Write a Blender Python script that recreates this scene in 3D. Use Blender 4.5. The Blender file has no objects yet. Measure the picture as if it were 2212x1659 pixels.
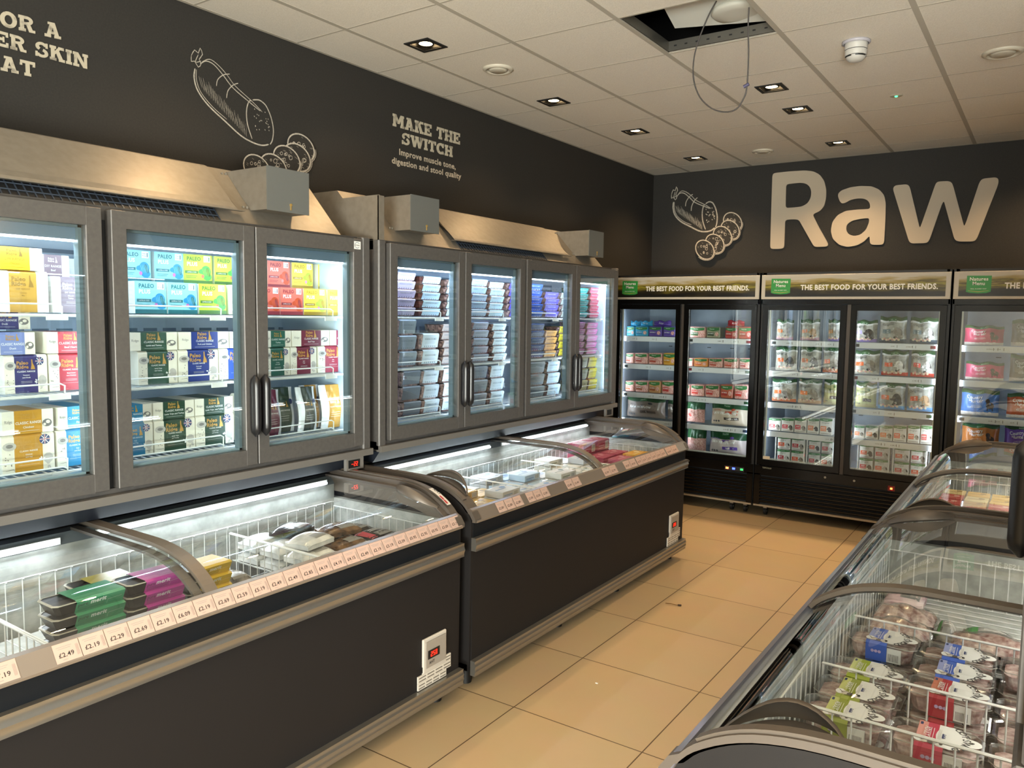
import bpy, math, random
from mathutils import Vector, Matrix
random.seed(7)
SC = bpy.context.scene
# ------------------------------------------------------------------ camera
F, YAW, PITCH, ROLL = 1695.98, -0.6014, -0.0869, 0.0129
CAM = Vector((3.3846, -3.4672, 1.6741))
CXP, CYP = 1106.0, 829.5
FW = Vector((math.sin(YAW)*math.cos(PITCH), math.cos(YAW)*math.cos(PITCH), math.sin(PITCH)))
_r = Vector((math.cos(YAW), -math.sin(YAW), 0)); _u = _r.cross(FW)
RT = _r*math.cos(ROLL) + _u*math.sin(ROLL)
UP = -_r*math.sin(ROLL) + _u*math.cos(ROLL)
cd = bpy.data.cameras.new('camera'); cam = bpy.data.objects.new('camera', cd)
SC.collection.objects.link(cam); SC.camera = cam
cd.sensor_fit = 'HORIZONTAL'; cd.sensor_width = 36.0; cd.lens = F/2212*36.0
cd.clip_start = 0.02; cd.clip_end = 60
cam.matrix_world = Matrix(((RT.x, UP.x, -FW.x, CAM.x), (RT.y, UP.y, -FW.y, CAM.y), (RT.z, UP.z, -FW.z, CAM.z), (0, 0, 0, 1)))
# ------------------------------------------------------------------ world, exposure
w = bpy.data.worlds.new('world'); SC.world = w; w.use_nodes = True
w.node_tree.nodes['Background'].inputs[0].default_value = (0.75, 0.85, 1.0, 1)
w.node_tree.nodes['Background'].inputs[1].default_value = 1.0
SC.view_settings.view_transform = 'Standard'; SC.view_settings.look = 'None'
SC.view_settings.gamma = 1.0; SC.view_settings.exposure = 0.55
SC.view_settings.use_curve_mapping = False
SC.cycles.max_bounces = 8; SC.cycles.transparent_max_bounces = 24
SC.cycles.glossy_bounces = 4; SC.cycles.diffuse_bounces = 4
SC.cycles.caustics_reflective = False; SC.cycles.caustics_refractive = False
SC.cycles.sample_clamp_indirect = 4.0
SC.cycles.use_denoising = True
H = 3.0895; YB = 3.927; XR = 6.0; YF = -7.0      # ceiling height, far wall, right wall, shop front
def area(name, loc, sx, sy, power, col, rot=(0, 0, 0), spread=180):
    l = bpy.data.lights.new(name, 'AREA'); l.shape = 'RECTANGLE'; l.size = sx; l.size_y = sy
    l.energy = power; l.color = col; l.spread = math.radians(spread)
    o = bpy.data.objects.new(name, l); SC.collection.objects.link(o); o.location = loc; o.rotation_euler = rot
    return o
K_DAY, K_SPOT, K_CAB, K_CHEST, K_FRIDGE = 470.0, 20.0, 1.3, 2.0, 1.5
# daylight through the shop-front glazing behind the camera, and low upward fill lamps added outside to brighten the ceiling
area('daylight', (4.7, YF-0.35, 1.5), 2.1, 2.4, K_DAY*0.8, (1.0, 0.95, 0.88), (math.radians(90), 0, 0))
area('ceiling_fill', (4.7, YF-0.8, 0.5), 2.1, 1.0, K_DAY*1.7, (1.0, 0.93, 0.84), (math.radians(128), 0, 0))
area('ceiling_fill_side', (XR+0.7, -5.0, 0.6), 2.8, 1.0, K_DAY*0.55, (1.0, 0.93, 0.84), (math.radians(125), 0, math.radians(90)))  # second added fill, aimed up through the added side window
def spot(loc, power=None, tilt=(0, 0, 0)):
    l = bpy.data.lights.new('downlight_beam', 'SPOT'); l.energy = power or K_SPOT; l.color = (1.0, 0.67, 0.35)
    l.spot_size = math.radians(125); l.spot_blend = 0.9; l.shadow_soft_size = 0.035
    o = bpy.data.objects.new('downlight_beam', l); SC.collection.objects.link(o); o.location = loc; o.rotation_euler = tilt
    return o
# ------------------------------------------------------------------ pixel of the photo -> point on a known plane of the place
def at(px, py, ax, v):
    d = FW + RT*((px-CXP)/F) - UP*((py-CYP)/F)
    t = (v-CAM[ax])/d[ax]
    return CAM + d*t
def pix(P):
    d = Vector(P)-CAM; z = d.dot(FW)
    return CXP+F*d.dot(RT)/z, CYP-F*d.dot(UP)/z
def solve(fn, target, lo, hi):          # bisection on a monotone function
    s = 1 if fn(hi) > fn(lo) else -1
    for _ in range(50):
        m = (lo+hi)/2
        if s*(fn(m)-target) < 0: lo = m
        else: hi = m
    return (lo+hi)/2
# ------------------------------------------------------------------ materials
def lin(c):
    c /= 255.0
    return c/12.92 if c <= 0.04045 else ((c+0.055)/1.055)**2.4
def hexc(h):
    h = h.lstrip('#'); return tuple(lin(int(h[i:i+2], 16)) for i in (0, 2, 4)) + (1.0,)
_M = {}
def mat(hexcol, rough=0.5, metal=0.0, spec=0.5, emit=0.0, name=None, coat=0.0):
    k = (hexcol, rough, metal, spec, emit, coat)
    if k in _M: return _M[k]
    m = bpy.data.materials.new(name or ('paint_'+hexcol.strip('#'))); m.use_nodes = True
    b = m.node_tree.nodes['Principled BSDF']
    b.inputs['Base Color'].default_value = hexc(hexcol); b.inputs['Roughness'].default_value = rough
    b.inputs['Metallic'].default_value = metal; b.inputs['Specular IOR Level'].default_value = spec
    b.inputs['Coat Weight'].default_value = coat; b.inputs['Coat Roughness'].default_value = 0.15
    if emit:
        b.inputs['Emission Color'].default_value = hexc(hexcol); b.inputs['Emission Strength'].default_value = emit
    _M[k] = m; return m
def nodes(m): return m.node_tree.nodes, m.node_tree.links
def noisy(name, c1, c2, scale=8, rough=0.5, metal=0.0, bump=0.0, detail=4, contrast=(0.35, 0.65), spec=0.5, coords='Object'):
    m = bpy.data.materials.new(name); m.use_nodes = True; N, L = nodes(m); b = N['Principled BSDF']
    tc = N.new('ShaderNodeTexCoord'); nz = N.new('ShaderNodeTexNoise'); nz.inputs['Scale'].default_value = scale; nz.inputs['Detail'].default_value = detail
    rp = N.new('ShaderNodeValToRGB'); rp.color_ramp.elements[0].position = contrast[0]; rp.color_ramp.elements[1].position = contrast[1]
    rp.color_ramp.elements[0].color = hexc(c1); rp.color_ramp.elements[1].color = hexc(c2)
    L.new(tc.outputs[coords], nz.inputs['Vector']); L.new(nz.outputs['Fac'], rp.inputs['Fac']); L.new(rp.outputs['Color'], b.inputs['Base Color'])
    b.inputs['Roughness'].default_value = rough; b.inputs['Metallic'].default_value = metal; b.inputs['Specular IOR Level'].default_value = spec
    if bump:
        bp = N.new('ShaderNodeBump'); bp.inputs['Strength'].default_value = bump; bp.inputs['Distance'].default_value = 0.004
        L.new(nz.outputs['Fac'], bp.inputs['Height']); L.new(bp.outputs['Normal'], b.inputs['Normal'])
    return m
def glass(name, tint, f0=0.08, rough=0.0, gcol=(1, 1, 1, 1)):
    """clear sheet: transparent, with a Schlick reflection that is the same from either side"""
    m = bpy.data.materials.new(name); m.use_nodes = True; N, L = nodes(m)
    N.remove(N['Principled BSDF']); out = N['Material Output']
    tr = N.new('ShaderNodeBsdfTransparent'); tr.inputs[0].default_value = tint
    gl = N.new('ShaderNodeBsdfGlossy'); gl.inputs['Roughness'].default_value = rough; gl.inputs[0].default_value = gcol
    ge = N.new('ShaderNodeNewGeometry'); dt = N.new('ShaderNodeVectorMath'); dt.operation = 'DOT_PRODUCT'
    L.new(ge.outputs['Incoming'], dt.inputs[0]); L.new(ge.outputs['Normal'], dt.inputs[1])
    def M2(op, a, c, clamp=False):
        q = N.new('ShaderNodeMath'); q.operation = op; q.use_clamp = clamp
        for i, v in enumerate((a, c)):
            if v is None: continue
            if isinstance(v, (int, float)): q.inputs[i].default_value = v
            else: L.new(v, q.inputs[i])
        return q.outputs[0]
    ab = M2('ABSOLUTE', dt.outputs['Value'], None); om = M2('SUBTRACT', 1.0, ab, True); pw = M2('POWER', om, 5.0)
    fr = M2('ADD', M2('MULTIPLY', pw, 1.0-f0), f0, True)
    mx = N.new('ShaderNodeMixShader')
    L.new(fr, mx.inputs[0]); L.new(tr.outputs[0], mx.inputs[1]); L.new(gl.outputs[0], mx.inputs[2])
    L.new(mx.outputs[0], out.inputs[0]); return m
G_DOOR = glass('door_glass', (0.93, 0.97, 0.97, 1), 0.08)
G_LID = glass('lid_glass', (0.92, 0.95, 0.94, 1), 0.08)
G_FILM = glass('clear_plastic', (0.95, 0.96, 0.96, 1), 0.16, 0.16)
CHAR = noisy('charcoal_wall_paint', '#2b2927', '#302e2b', 120, 0.65, bump=0.05, spec=0.25)
CEILM = noisy('ceiling_tile', '#e4ddd1', '#dad3c6', 160, 0.85, bump=0.25)
GRIDM = mat('#b0a99c', 0.7, spec=0.2)
TAUPE = mat('#625950', 0.45, 0.35, name='taupe_metal')
TAUPE2 = mat('#5a524b', 0.48, 0.2, name='taupe_frame')
DOORF = noisy('brushed_grey_frame', '#575452', '#5e5b58', 60, 0.42, 0.2)
ALU = mat('#a8a49c', 0.33, 0.85, name='aluminium_profile')
STEEL = noisy('galvanised_hood', '#857d71', '#8d8579', 30, 0.42, 0.45)
BODY = mat('#211f1f', 0.6, spec=0.2, name='charcoal_panel')
BLACKP = mat('#060606', 0.25, spec=0.35, name='black_gloss')
BLACKM = mat('#141415', 0.5, name='black_matt')
NAVY = mat('#15181c', 0.5, spec=0.2, name='dark_band')
LINER = noisy('white_liner', '#d8dfe0', '#e9eeee', 14, 0.5, bump=0.05)
FROST = noisy('frosted_liner', '#9fa29d', '#b9bbb6', 22, 0.65, bump=0.4, detail=8)
WIRE = mat('#e4e6e4', 0.35, name='white_wire')
LED = mat('#eef6ff', 0.5, emit=9.0, name='led_strip_white')
WHITE = mat('#e8e8e4', 0.5); CREAM = mat('#e5dfce', 0.5, name='carton_cream'); PAPER = mat('#c2a598', 0.7, spec=0.2, name='ticket_paper')
INK = mat('#2b2725', 0.6); GOLD = mat('#c7974a', 0.4, 0.3); PRINTG = mat('#8d8a86', 0.6)
RUBBER = mat('#0e0e0f', 0.55)
MEAT = noisy('meat', '#96605a', '#e8cfc6', 55, 0.35, detail=6)
TMEAT = noisy('tray_meat', '#3c2829', '#a07f76', 70, 0.35, detail=6)
DARKMEAT = noisy('dark_meat', '#2c1917', '#6a3a33', 60, 0.35, detail=6)
MINCE = noisy('mince', '#b06a62', '#e3bfb4', 110, 0.4, detail=6)
# ------------------------------------------------------------------ mesh builder
class MB:
    def __init__(s): s.v = []; s.f = []; s.m = []; s.sm = []; s.mats = []
    def mi(s, m):
        if m not in s.mats: s.mats.append(m)
        return s.mats.index(m)
    def add(s, vs, fs, m, smooth=False):
        b = len(s.v); s.v += [tuple(p) for p in vs]; k = s.mi(m)
        for f in fs: s.f.append([b+i for i in f]); s.m.append(k); s.sm.append(smooth)
        return s
    def box(s, x0, x1, y0, y1, z0, z1, m, bev=0.0):
        if bev:
            b = bev
            P = []
            for z, i in ((z0, b), (z0+b, 0), (z1-b, 0), (z1, b)):
                P.append([(x0+b, y0+i, z), (x1-b, y0+i, z), (x1-i, y0+b, z), (x1-i, y1-b, z), (x1-b, y1-i, z), (x0+b, y1-i, z), (x0+i, y1-b, z), (x0+i, y0+b, z)])
            return s.loft(P, m, closed=True, cap=True)
        v = [(x0, y0, z0), (x1, y0, z0), (x1, y1, z0), (x0, y1, z0), (x0, y0, z1), (x1, y0, z1), (x1, y1, z1), (x0, y1, z1)]
        return s.add(v, [(0, 3, 2, 1), (4, 5, 6, 7), (0, 1, 5, 4), (1, 2, 6, 5), (2, 3, 7, 6), (3, 0, 4, 7)], m)
    def loft(s, rings, m, closed=True, cap=False, smooth=False):
        n = len(rings[0]); v = [p for r in rings for p in r]; f = []
        for a in range(len(rings)-1):
            for i in range(n if closed else n-1):
                j = (i+1) % n; f.append((a*n+i, a*n+j, (a+1)*n+j, (a+1)*n+i))
        s.add(v, f, m, smooth)
        if cap:
            s.add(rings[0], [tuple(range(n))[::-1]], m); s.add(rings[-1], [tuple(range(n))], m)
        return s
    def prism(s, prof, x0, x1, m, axis='x', cap=True, smooth=False):   # profile (a,b) swept along an axis
        if axis == 'x': R = [[(x, a, b) for a, b in prof] for x in (x0, x1)]
        elif axis == 'y': R = [[(a, x, b) for a, b in prof] for x in (x0, x1)]
        else: R = [[(a, b, x) for a, b in prof] for x in (x0, x1)]
        return s.loft(R, m, True, cap, smooth)
    def strip(s, prof, x0, x1, t, m, smooth=True):    # open profile in (y,z) thickened by t along its normal, swept in x
        off = []
        for i, (y, z) in enumerate(prof):
            a = prof[max(i-1, 0)]; b = prof[min(i+1, len(prof)-1)]
            dy, dz = b[0]-a[0], b[1]-a[1]; l = math.hypot(dy, dz) or 1
            off.append((y+dz/l*t, z-dy/l*t))
        return s.prism(list(prof)+off[::-1], x0, x1, m, smooth=False)
    def tube(s, pts, r, m, n=6, cap=True):
        pts = [Vector(p) for p in pts]; R = []
        for i, p in enumerate(pts):
            t = (pts[min(i+1, len(pts)-1)]-pts[max(i-1, 0)]).normalized()
            a = t.cross(Vector((0, 0, 1)));
            if a.length < 0.1: a = t.cross(Vector((0, 1, 0)))
            a.normalize(); b = t.cross(a)
            R.append([tuple(p+a*(r*math.cos(2*math.pi*k/n))+b*(r*math.sin(2*math.pi*k/n))) for k in range(n)])
        return s.loft(R, m, True, cap, n > 5)
    def cyl(s, c, r0, r1, z0, z1, m, n=20, cap=True, axis='z', smooth=True):
        R = []
        for r, z in ((r0, z0), (r1, z1)):
            R.append([{'z': (c[0]+r*math.cos(2*math.pi*k/n), c[1]+r*math.sin(2*math.pi*k/n), z),
                       'y': (c[0]+r*math.cos(2*math.pi*k/n), z, c[1]+r*math.sin(2*math.pi*k/n)),
                       'x': (z, c[0]+r*math.cos(2*math.pi*k/n), c[1]+r*math.sin(2*math.pi*k/n))}[axis] for k in range(n)])
        return s.loft(R, m, True, cap, smooth)
    def mesh(s, name):
        me = bpy.data.meshes.new(name); me.from_pydata(s.v, [], s.f)
        for mt in s.mats: me.materials.append(mt)
        me.polygons.foreach_set('material_index', s.m); me.polygons.foreach_set('use_smooth', s.sm); me.update()
        return me
    def build(s, name, parent=None, loc=None, rotz=0.0):
        return obj(name, s.mesh(name), parent, loc, rotz)
def obj(name, me, parent=None, loc=None, rotz=0.0):
    o = bpy.data.objects.new(name, me); SC.collection.objects.link(o)
    if parent: o.parent = parent
    if loc is not None: o.location = loc
    if rotz: o.rotation_euler = (0, 0, rotz)
    return o
def root(name, loc, rotz, label, cat, group=None):
    o = bpy.data.objects.new(name, None); SC.collection.objects.link(o); o.location = loc; o.rotation_euler = (0, 0, rotz)
    o.empty_display_size = 0.05
    o['label'] = label; o['category'] = cat
    if group: o['group'] = group
    return o
def tag(o, label, cat, group=None):
    o['label'] = label; o['category'] = cat
    if group: o['group'] = group
    return o
def struct(o, label=None):
    o['kind'] = 'structure'
    if label: o['label'] = label
    return o
# ------------------------------------------------------------------ flat or draped print
_T = {}
def text_geo(s, bold=0.0, width=1.0):
    k = (s, bold, width)
    if k not in _T:
        c = bpy.data.curves.new('t', 'FONT'); c.body = s; c.size = 1.0; c.resolution_u = 2; c.offset = bold; c.align_x = 'CENTER'
        c.fill_mode = 'FRONT'; c.space_character = 1.0+bold*2
        o = bpy.data.objects.new('t', c); me = bpy.data.meshes.new_from_object(o)
        vs = [(v.co.x*width, v.co.y) for v in me.vertices]; fs = [tuple(p.vertices) for p in me.polygons]
        bpy.data.objects.remove(o); bpy.data.meshes.remove(me); bpy.data.curves.remove(c)
        _T[k] = (vs, fs)
    return _T[k]
class Print:
    """2-D artwork laid on a surface: surf(u, v, lift) -> point"""
    def __init__(s, mb, surf, e0=0.0004): s.b = mb; s.s = surf; s.e = e0
    def up(s): s.e += 0.00006
    def put(s, vs, fs, m): s.b.add([s.s(u, v, s.e) for u, v in vs], fs, m); s.up()
    def rect(s, u0, u1, v0, v1, m, n=1, k=1):
        vs = [(u0+(u1-u0)*i/n, v0+(v1-v0)*j/k) for j in range(k+1) for i in range(n+1)]
        fs = [(j*(n+1)+i, j*(n+1)+i+1, (j+1)*(n+1)+i+1, (j+1)*(n+1)+i) for j in range(k) for i in range(n)]
        s.put(vs, fs, m)
    def ell(s, u, v, a, b, m, n=16, rot=0.0):
        c, q = math.cos(rot), math.sin(rot)
        vs = [(u, v)] + [(u+a*math.cos(t)*c-b*math.sin(t)*q, v+a*math.cos(t)*q+b*math.sin(t)*c) for t in [2*math.pi*i/n for i in range(n)]]
        s.put(vs, [(0, 1+i, 1+(i+1) % n) for i in range(n)], m)
    def poly(s, pts, m):
        cu = sum(p[0] for p in pts)/len(pts); cv = sum(p[1] for p in pts)/len(pts); n = len(pts)
        s.put([(cu, cv)]+list(pts), [(0, 1+i, 1+(i+1) % n) for i in range(n)], m)
    def text(s, st, u, v, h, m, bold=0.0, width=1.0, rot=0.0, maxw=None):
        vs, fs = text_geo(st, bold, width)
        sc = h/0.70
        if maxw:
            wd = max(p[0] for p in vs)-min(p[0] for p in vs)
            sc_w = maxw/(wd*sc) if wd*sc > maxw else 1.0
        else: sc_w = 1.0
        c, q = math.cos(rot), math.sin(rot)
        s.put([(u+(x*sc*sc_w)*c-(y*sc)*q, v+(x*sc*sc_w)*q+(y*sc)*c) for x, y in vs], fs, m)
    def line(s, pts, wd, m, closed=False):
        pts = [Vector(p) for p in pts]
        if closed: pts.append(pts[0])
        L_, R_ = [], []
        for i, p in enumerate(pts):
            a = pts[i-1] if i else (pts[-2] if closed else pts[0]); b = pts[i+1] if i+1 < len(pts) else (pts[1] if closed else pts[-1])
            t = (b-a); t = t.normalized() if t.length else Vector((1, 0)); n = Vector((-t.y, t.x))
            k = wd/2*(1.0 if closed or 0 < i < len(pts)-1 else 0.5)
            L_.append(tuple(p+n*k)); R_.append(tuple(p-n*k))
        n = len(pts); s.put(L_+R_, [(i, i+1, n+i+1, n+i) for i in range(n-1)], m)
def smooth_curve(pts, closed=False, k=5):
    n = len(pts); out = []
    for i in range(n if closed else n-1):
        p = [pts[(i+j-1) % n] if closed else pts[min(max(i+j-1, 0), n-1)] for j in range(4)]
        for q in range(k):
            t = q/k
            out.append(tuple(0.5*((2*p[1][c])+(-p[0][c]+p[2][c])*t+(2*p[0][c]-5*p[1][c]+4*p[2][c]-p[3][c])*t*t+(-p[0][c]+3*p[1][c]-3*p[2][c]+p[3][c])*t**3) for c in (0, 1)))
    if not closed: out.append(tuple(pts[-1]))
    return out
def fill_outline(outlines):      # outlines: list of closed 2-D loops (holes too) -> verts, faces, using curve fill
    c = bpy.data.curves.new('o', 'CURVE'); c.dimensions = '2D'; c.fill_mode = 'BOTH'; c.extrude = 0.006; c.bevel_depth = 0.0
    for o in outlines:
        sp = c.splines.new('POLY'); sp.points.add(len(o)-1)
        for i, (x, y) in enumerate(o): sp.points[i].co = (x, y, 0, 1)
        sp.use_cyclic_u = True
    o = bpy.data.objects.new('o', c); me = bpy.data.meshes.new_from_object(o)
    vs = [tuple(v.co) for v in me.vertices]; fs = [tuple(p.vertices) for p in me.polygons]
    bpy.data.objects.remove(o); bpy.data.meshes.remove(me); bpy.data.curves.remove(c)
    return vs, fs
ORD = ['first', 'second', 'third', 'fourth', 'fifth', 'sixth', 'seventh', 'eighth', 'ninth', 'tenth']
# ================================================================== the room
def floor_mat():
    m = bpy.data.materials.new('beige_floor_tiles'); m.use_nodes = True; N, L = nodes(m); b = N['Principled BSDF']
    tc = N.new('ShaderNodeTexCoord'); mp = N.new('ShaderNodeMapping'); br = N.new('ShaderNodeTexBrick')
    mp.inputs['Location'].default_value = (-1.5758+0.002, 0.7803+0.002, 0)
    br.offset = 0.0; br.squash = 1.0; br.inputs['Scale'].default_value = 1.0
    br.inputs['Brick Width'].default_value = 0.6; br.inputs['Row Height'].default_value = 0.6
    br.inputs['Mortar Size'].default_value = 0.0028; br.inputs['Mortar Smooth'].default_value = 0.2; br.inputs['Bias'].default_value = 0.0
    br.inputs['Color1'].default_value = hexc('#c4ab86'); br.inputs['Color2'].default_value = hexc('#bea580'); br.inputs['Mortar'].default_value = hexc('#5e4a34')
    nz = N.new('ShaderNodeTexNoise'); nz.inputs['Scale'].default_value = 5; nz.inputs['Detail'].default_value = 6
    mx = N.new('ShaderNodeMixRGB'); mx.blend_type = 'MULTIPLY'; mx.inputs[0].default_value = 0.12
    L.new(tc.outputs['Object'], mp.inputs[0]); L.new(mp.outputs[0], br.inputs[0]); L.new(tc.outputs['Object'], nz.inputs[0])
    L.new(br.outputs['Color'], mx.inputs[1]); L.new(nz.outputs['Color'], mx.inputs[2]); L.new(mx.outputs[0], b.inputs['Base Color'])
    b.inputs['Roughness'].default_value = 0.42; b.inputs['Specular IOR Level'].default_value = 0.35
    bp = N.new('ShaderNodeBump'); bp.inputs['Strength'].default_value = 0.4; bp.inputs['Distance'].default_value = 0.002; bp.invert = True
    L.new(br.outputs['Fac'], bp.inputs['Height']); L.new(bp.outputs[0], b.inputs['Normal'])
    return m
struct(MB().box(-0.2, XR+0.2, YF-0.2, YB+0.2, -0.1, 0, floor_mat()).build('floor'))
struct(MB().box(-0.2, 0, YF-0.2, YB+0.2, 0, H+0.5, CHAR).build('wall_left'))
struct(MB().box(0, XR, YB, YB+0.2, 0, H+0.5, CHAR).build('wall_back'))
wr = MB(); wr.box(XR, XR+0.2, -3.4, YB+0.2, 0, H+0.5, CHAR).box(XR, XR+0.2, YF-0.2, -6.6, 0, H+0.5, CHAR).box(XR, XR+0.2, -6.6, -3.4, 0, 0.3, CHAR).box(XR, XR+0.2, -6.6, -3.4, 2.8, H+0.5, CHAR)
struct(wr.build('wall_right'))
win2 = MB()  # unseen side window, added so the upward fill lamp reaches the ceiling
for y in (-6.6, -5.0, -3.4): win2.box(XR+0.06, XR+0.14, y-0.03, y+0.03, 0.3, 2.8, BLACKM)
win2.box(XR+0.06, XR+0.14, -6.6, -3.4, 0.3, 0.36, BLACKM).box(XR+0.06, XR+0.14, -6.6, -3.4, 2.74, 2.8, BLACKM)
w2o = struct(win2.build('added_window')); MB().box(XR+0.096, XR+0.104, -6.6, -3.4, 0.36, 2.74, G_DOOR).build('glass_pane', w2o)
wf = MB(); WHT = mat('#c9c4ba', 0.7)
wf.box(0, 3.6, YF-0.2, YF, 0, H+0.5, WHT).box(5.8, XR, YF-0.2, YF, 0, H+0.5, WHT).box(3.6, 5.8, YF-0.2, YF, 0, 0.3, WHT).box(3.6, 5.8, YF-0.2, YF, 2.8, H+0.5, WHT)
struct(wf.build('wall_front'))
win = MB()
for i in range(3):
    x = 3.6+2.2*i/2; win.box(x-0.03, x+0.03, YF-0.14, YF-0.06, 0.3, 2.8, BLACKM)
win.box(3.6, 5.8, YF-0.14, YF-0.06, 0.3, 0.36, BLACKM).box(3.6, 5.8, YF-0.14, YF-0.06, 2.74, 2.8, BLACKM)
wo = struct(win.build('window_1')); MB().box(3.6, 5.8, YF-0.104, YF-0.096, 0.36, 2.74, G_DOOR).build('glass_pane', wo)
# suspended ceiling: lowered tiles between T-bars, one tile out
DL = [(0.57, -0.21), (0.57, 1.08), (0.66, 2.13), (0.67, 3.33), (1.87, 1.52), (1.87, 2.12), (1.87, 3.33)]
DL_HID = [(0.57, -1.27), (0.57, -3.9), (1.87, -1.5), (1.87, -3.3), (3.30, 3.33), (3.68, 2.1), (3.68, -0.9), (3.08, -2.6), (4.9, 3.33), (4.9, 0.3), (4.9, -2.6), (3.08, -4.8), (1.87, -5.2)]
XA0 = 0.381
tiles = MB(); TH = 0.016
xs = [0.0]+[XA0+0.6*i for i in range(0, 10) if XA0+0.6*i < XR]+[XR]
ys = [YF]+[0.6*r for r in range(-11, 7) if 0.6*r > YF]+[YB]
allDL = DL+DL_HID
for i in range(len(xs)-1):
    for j in range(len(ys)-1):
        x0, x1, y0, y1 = xs[i]+0.012, xs[i+1]-0.012, ys[j]+0.005, ys[j+1]-0.005
        if x1-x0 < 0.03 or y1-y0 < 0.03: continue
        if abs(xs[i]-1.581) < 0.01 and abs(ys[j]) < 0.01: continue
        z0, z1 = H, H+TH
        holes = [d for d in allDL if x0 < d[0] < x1 and y0 < d[1] < y1]
        if holes:
            hx, hy = holes[0]; q = 0.066
            hx = min(max(hx, x0+q+0.02), x1-q-0.02); hy = min(max(hy, y0+q+0.02), y1-q-0.02)
            for (a, b, c, d) in ((x0, hx-q, y0, y1), (hx+q, x1, y0, y1), (hx-q, hx+q, y0, hy-q), (hx-q, hx+q, hy+q, y1)):
                tiles.box(a, b, c, d, z0, z1, CEILM)
        else: tiles.box(x0, x1, y0, y1, z0, z1, CEILM)
ceil = struct(tiles.build('ceiling'))
bars = MB()
for k, x in enumerate(xs[1:-1]):
    bars.box(x-0.0135, x+0.0135, YF, YB, H-0.0012, H+0.003, GRIDM)
    bars.box(x-0.002, x+0.002, YF, YB, H+0.004, H+0.04, GRIDM)
for y in ys[1:-1]:
    bars.box(0, XR, y-0.0135, y+0.0135, H+0.0016, H+0.0028, GRIDM); bars.box(0, XR, y-0.0055, y+0.0055, H-0.0008, H+0.0018, GRIDM)
bars.box(0, 0.02, YF, YB, H-0.001, H+0.003, GRIDM).box(0, XR, YB-0.02, YB, H-0.001, H+0.003, GRIDM)
struct(bars.build('ceiling_grid', ceil))
slab = MB().box(-0.2, XR+0.2, YF-0.2, YB+0.2, H+0.5, H+0.6, mat('#1a1a1a', 0.9))
struct(slab.build('ceiling_void', ceil))
# displaced tile with its round fitting, lying up in the opening
t = root('displaced_ceiling_tile', (1.93, 0.30, H+0.052), 0, 'loose white ceiling tile lying tilted above the open ceiling hole', 'ceiling tile')
b = MB().box(-0.26, 0.26, -0.235, 0.26, 0, 0.014, mat('#d3d6d0', 0.8)); o = b.build('tile_panel', t, (0.03, -0.02, 0.05)); o.rotation_euler = (math.radians(-7), math.radians(4), math.radians(8))
b = MB()
R = [(0.10, 0.0), (0.13, -0.004), (0.135, -0.02), (0.125, -0.03), (0.08, -0.034), (0.0, -0.034)]
rings = [[(r*math.cos(2*math.pi*k/28), r*math.sin(2*math.pi*k/28), z) for k in range(28)] for r, z in R]
b.loft(rings, mat('#c9c8be', 0.6), True, False, True)
b.build('round_vent', t, (0.09, 0.15, 0.050))
b = MB()
for a0, a1 in ((0.3, 1.5), (2.0, 3.0)):
    b.loft([[(r*math.cos(a0+(a1-a0)*k/10), r*math.sin(a0+(a1-a0)*k/10), z) for k in range(11)] for r, z in ((0.145, 0.0), (0.165, 0.0), (0.165, -0.012), (0.145, -0.012))], BLACKM, False)
b.build('clip_ring', t, (0.09, 0.15, 0.050))
# steel trim around the opening
b = MB()
for (x0, x1, y0, y1) in ((1.594, 1.600, 0.013, 0.587), (2.162, 2.168, 0.013, 0.587), (1.594, 2.168, 0.575, 0.587), (1.594, 2.168, 0.013, 0.018)):
    b.box(x0, x1, y0, y1, H+0.005, H+0.055, mat('#77746d', 0.4, 0.8))
for k in range(9): b.box(1.63+k*0.06, 1.645+k*0.06, 0.5735, 0.575, H+0.025, H+0.032, BLACKM)
struct(b.build('trim_1'))
# data cable looped down out of the opening
def curve_at(pts, y): return [tuple(at(px, py, 1, y)) for px, py in pts]
loop = smooth_curve([(1549, 0), (1530, 35), (1508, 90), (1498, 135), (1499, 175), (1512, 210), (1537, 234), (1566, 242), (1590, 236), (1605, 215), (1613, 190), (1617, 120), (1616, 60), (1618, 16)], False, 4)
P = [at(a, c, 1, 0.30-0.08*(i/len(loop))) for i, (a, c) in enumerate(loop)]
ca = root('hanging_cable', P[0], 0, 'thin grey cable looping down from the open ceiling tile', 'cable')
b = MB(); b.tube([Vector(p)-P[0] for p in P], 0.0036, mat('#45403e', 0.6), 6); b.build('cable', ca)
q = at(1612, 185, 1, 0.24)-P[0]
b = MB(); b.tube([q+Vector((-0.012, 0, -0.004)), q+Vector((0.012, 0, 0.006))], 0.008, mat('#4a4663', 0.5), 6); b.build('cable_tie', ca)
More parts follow.
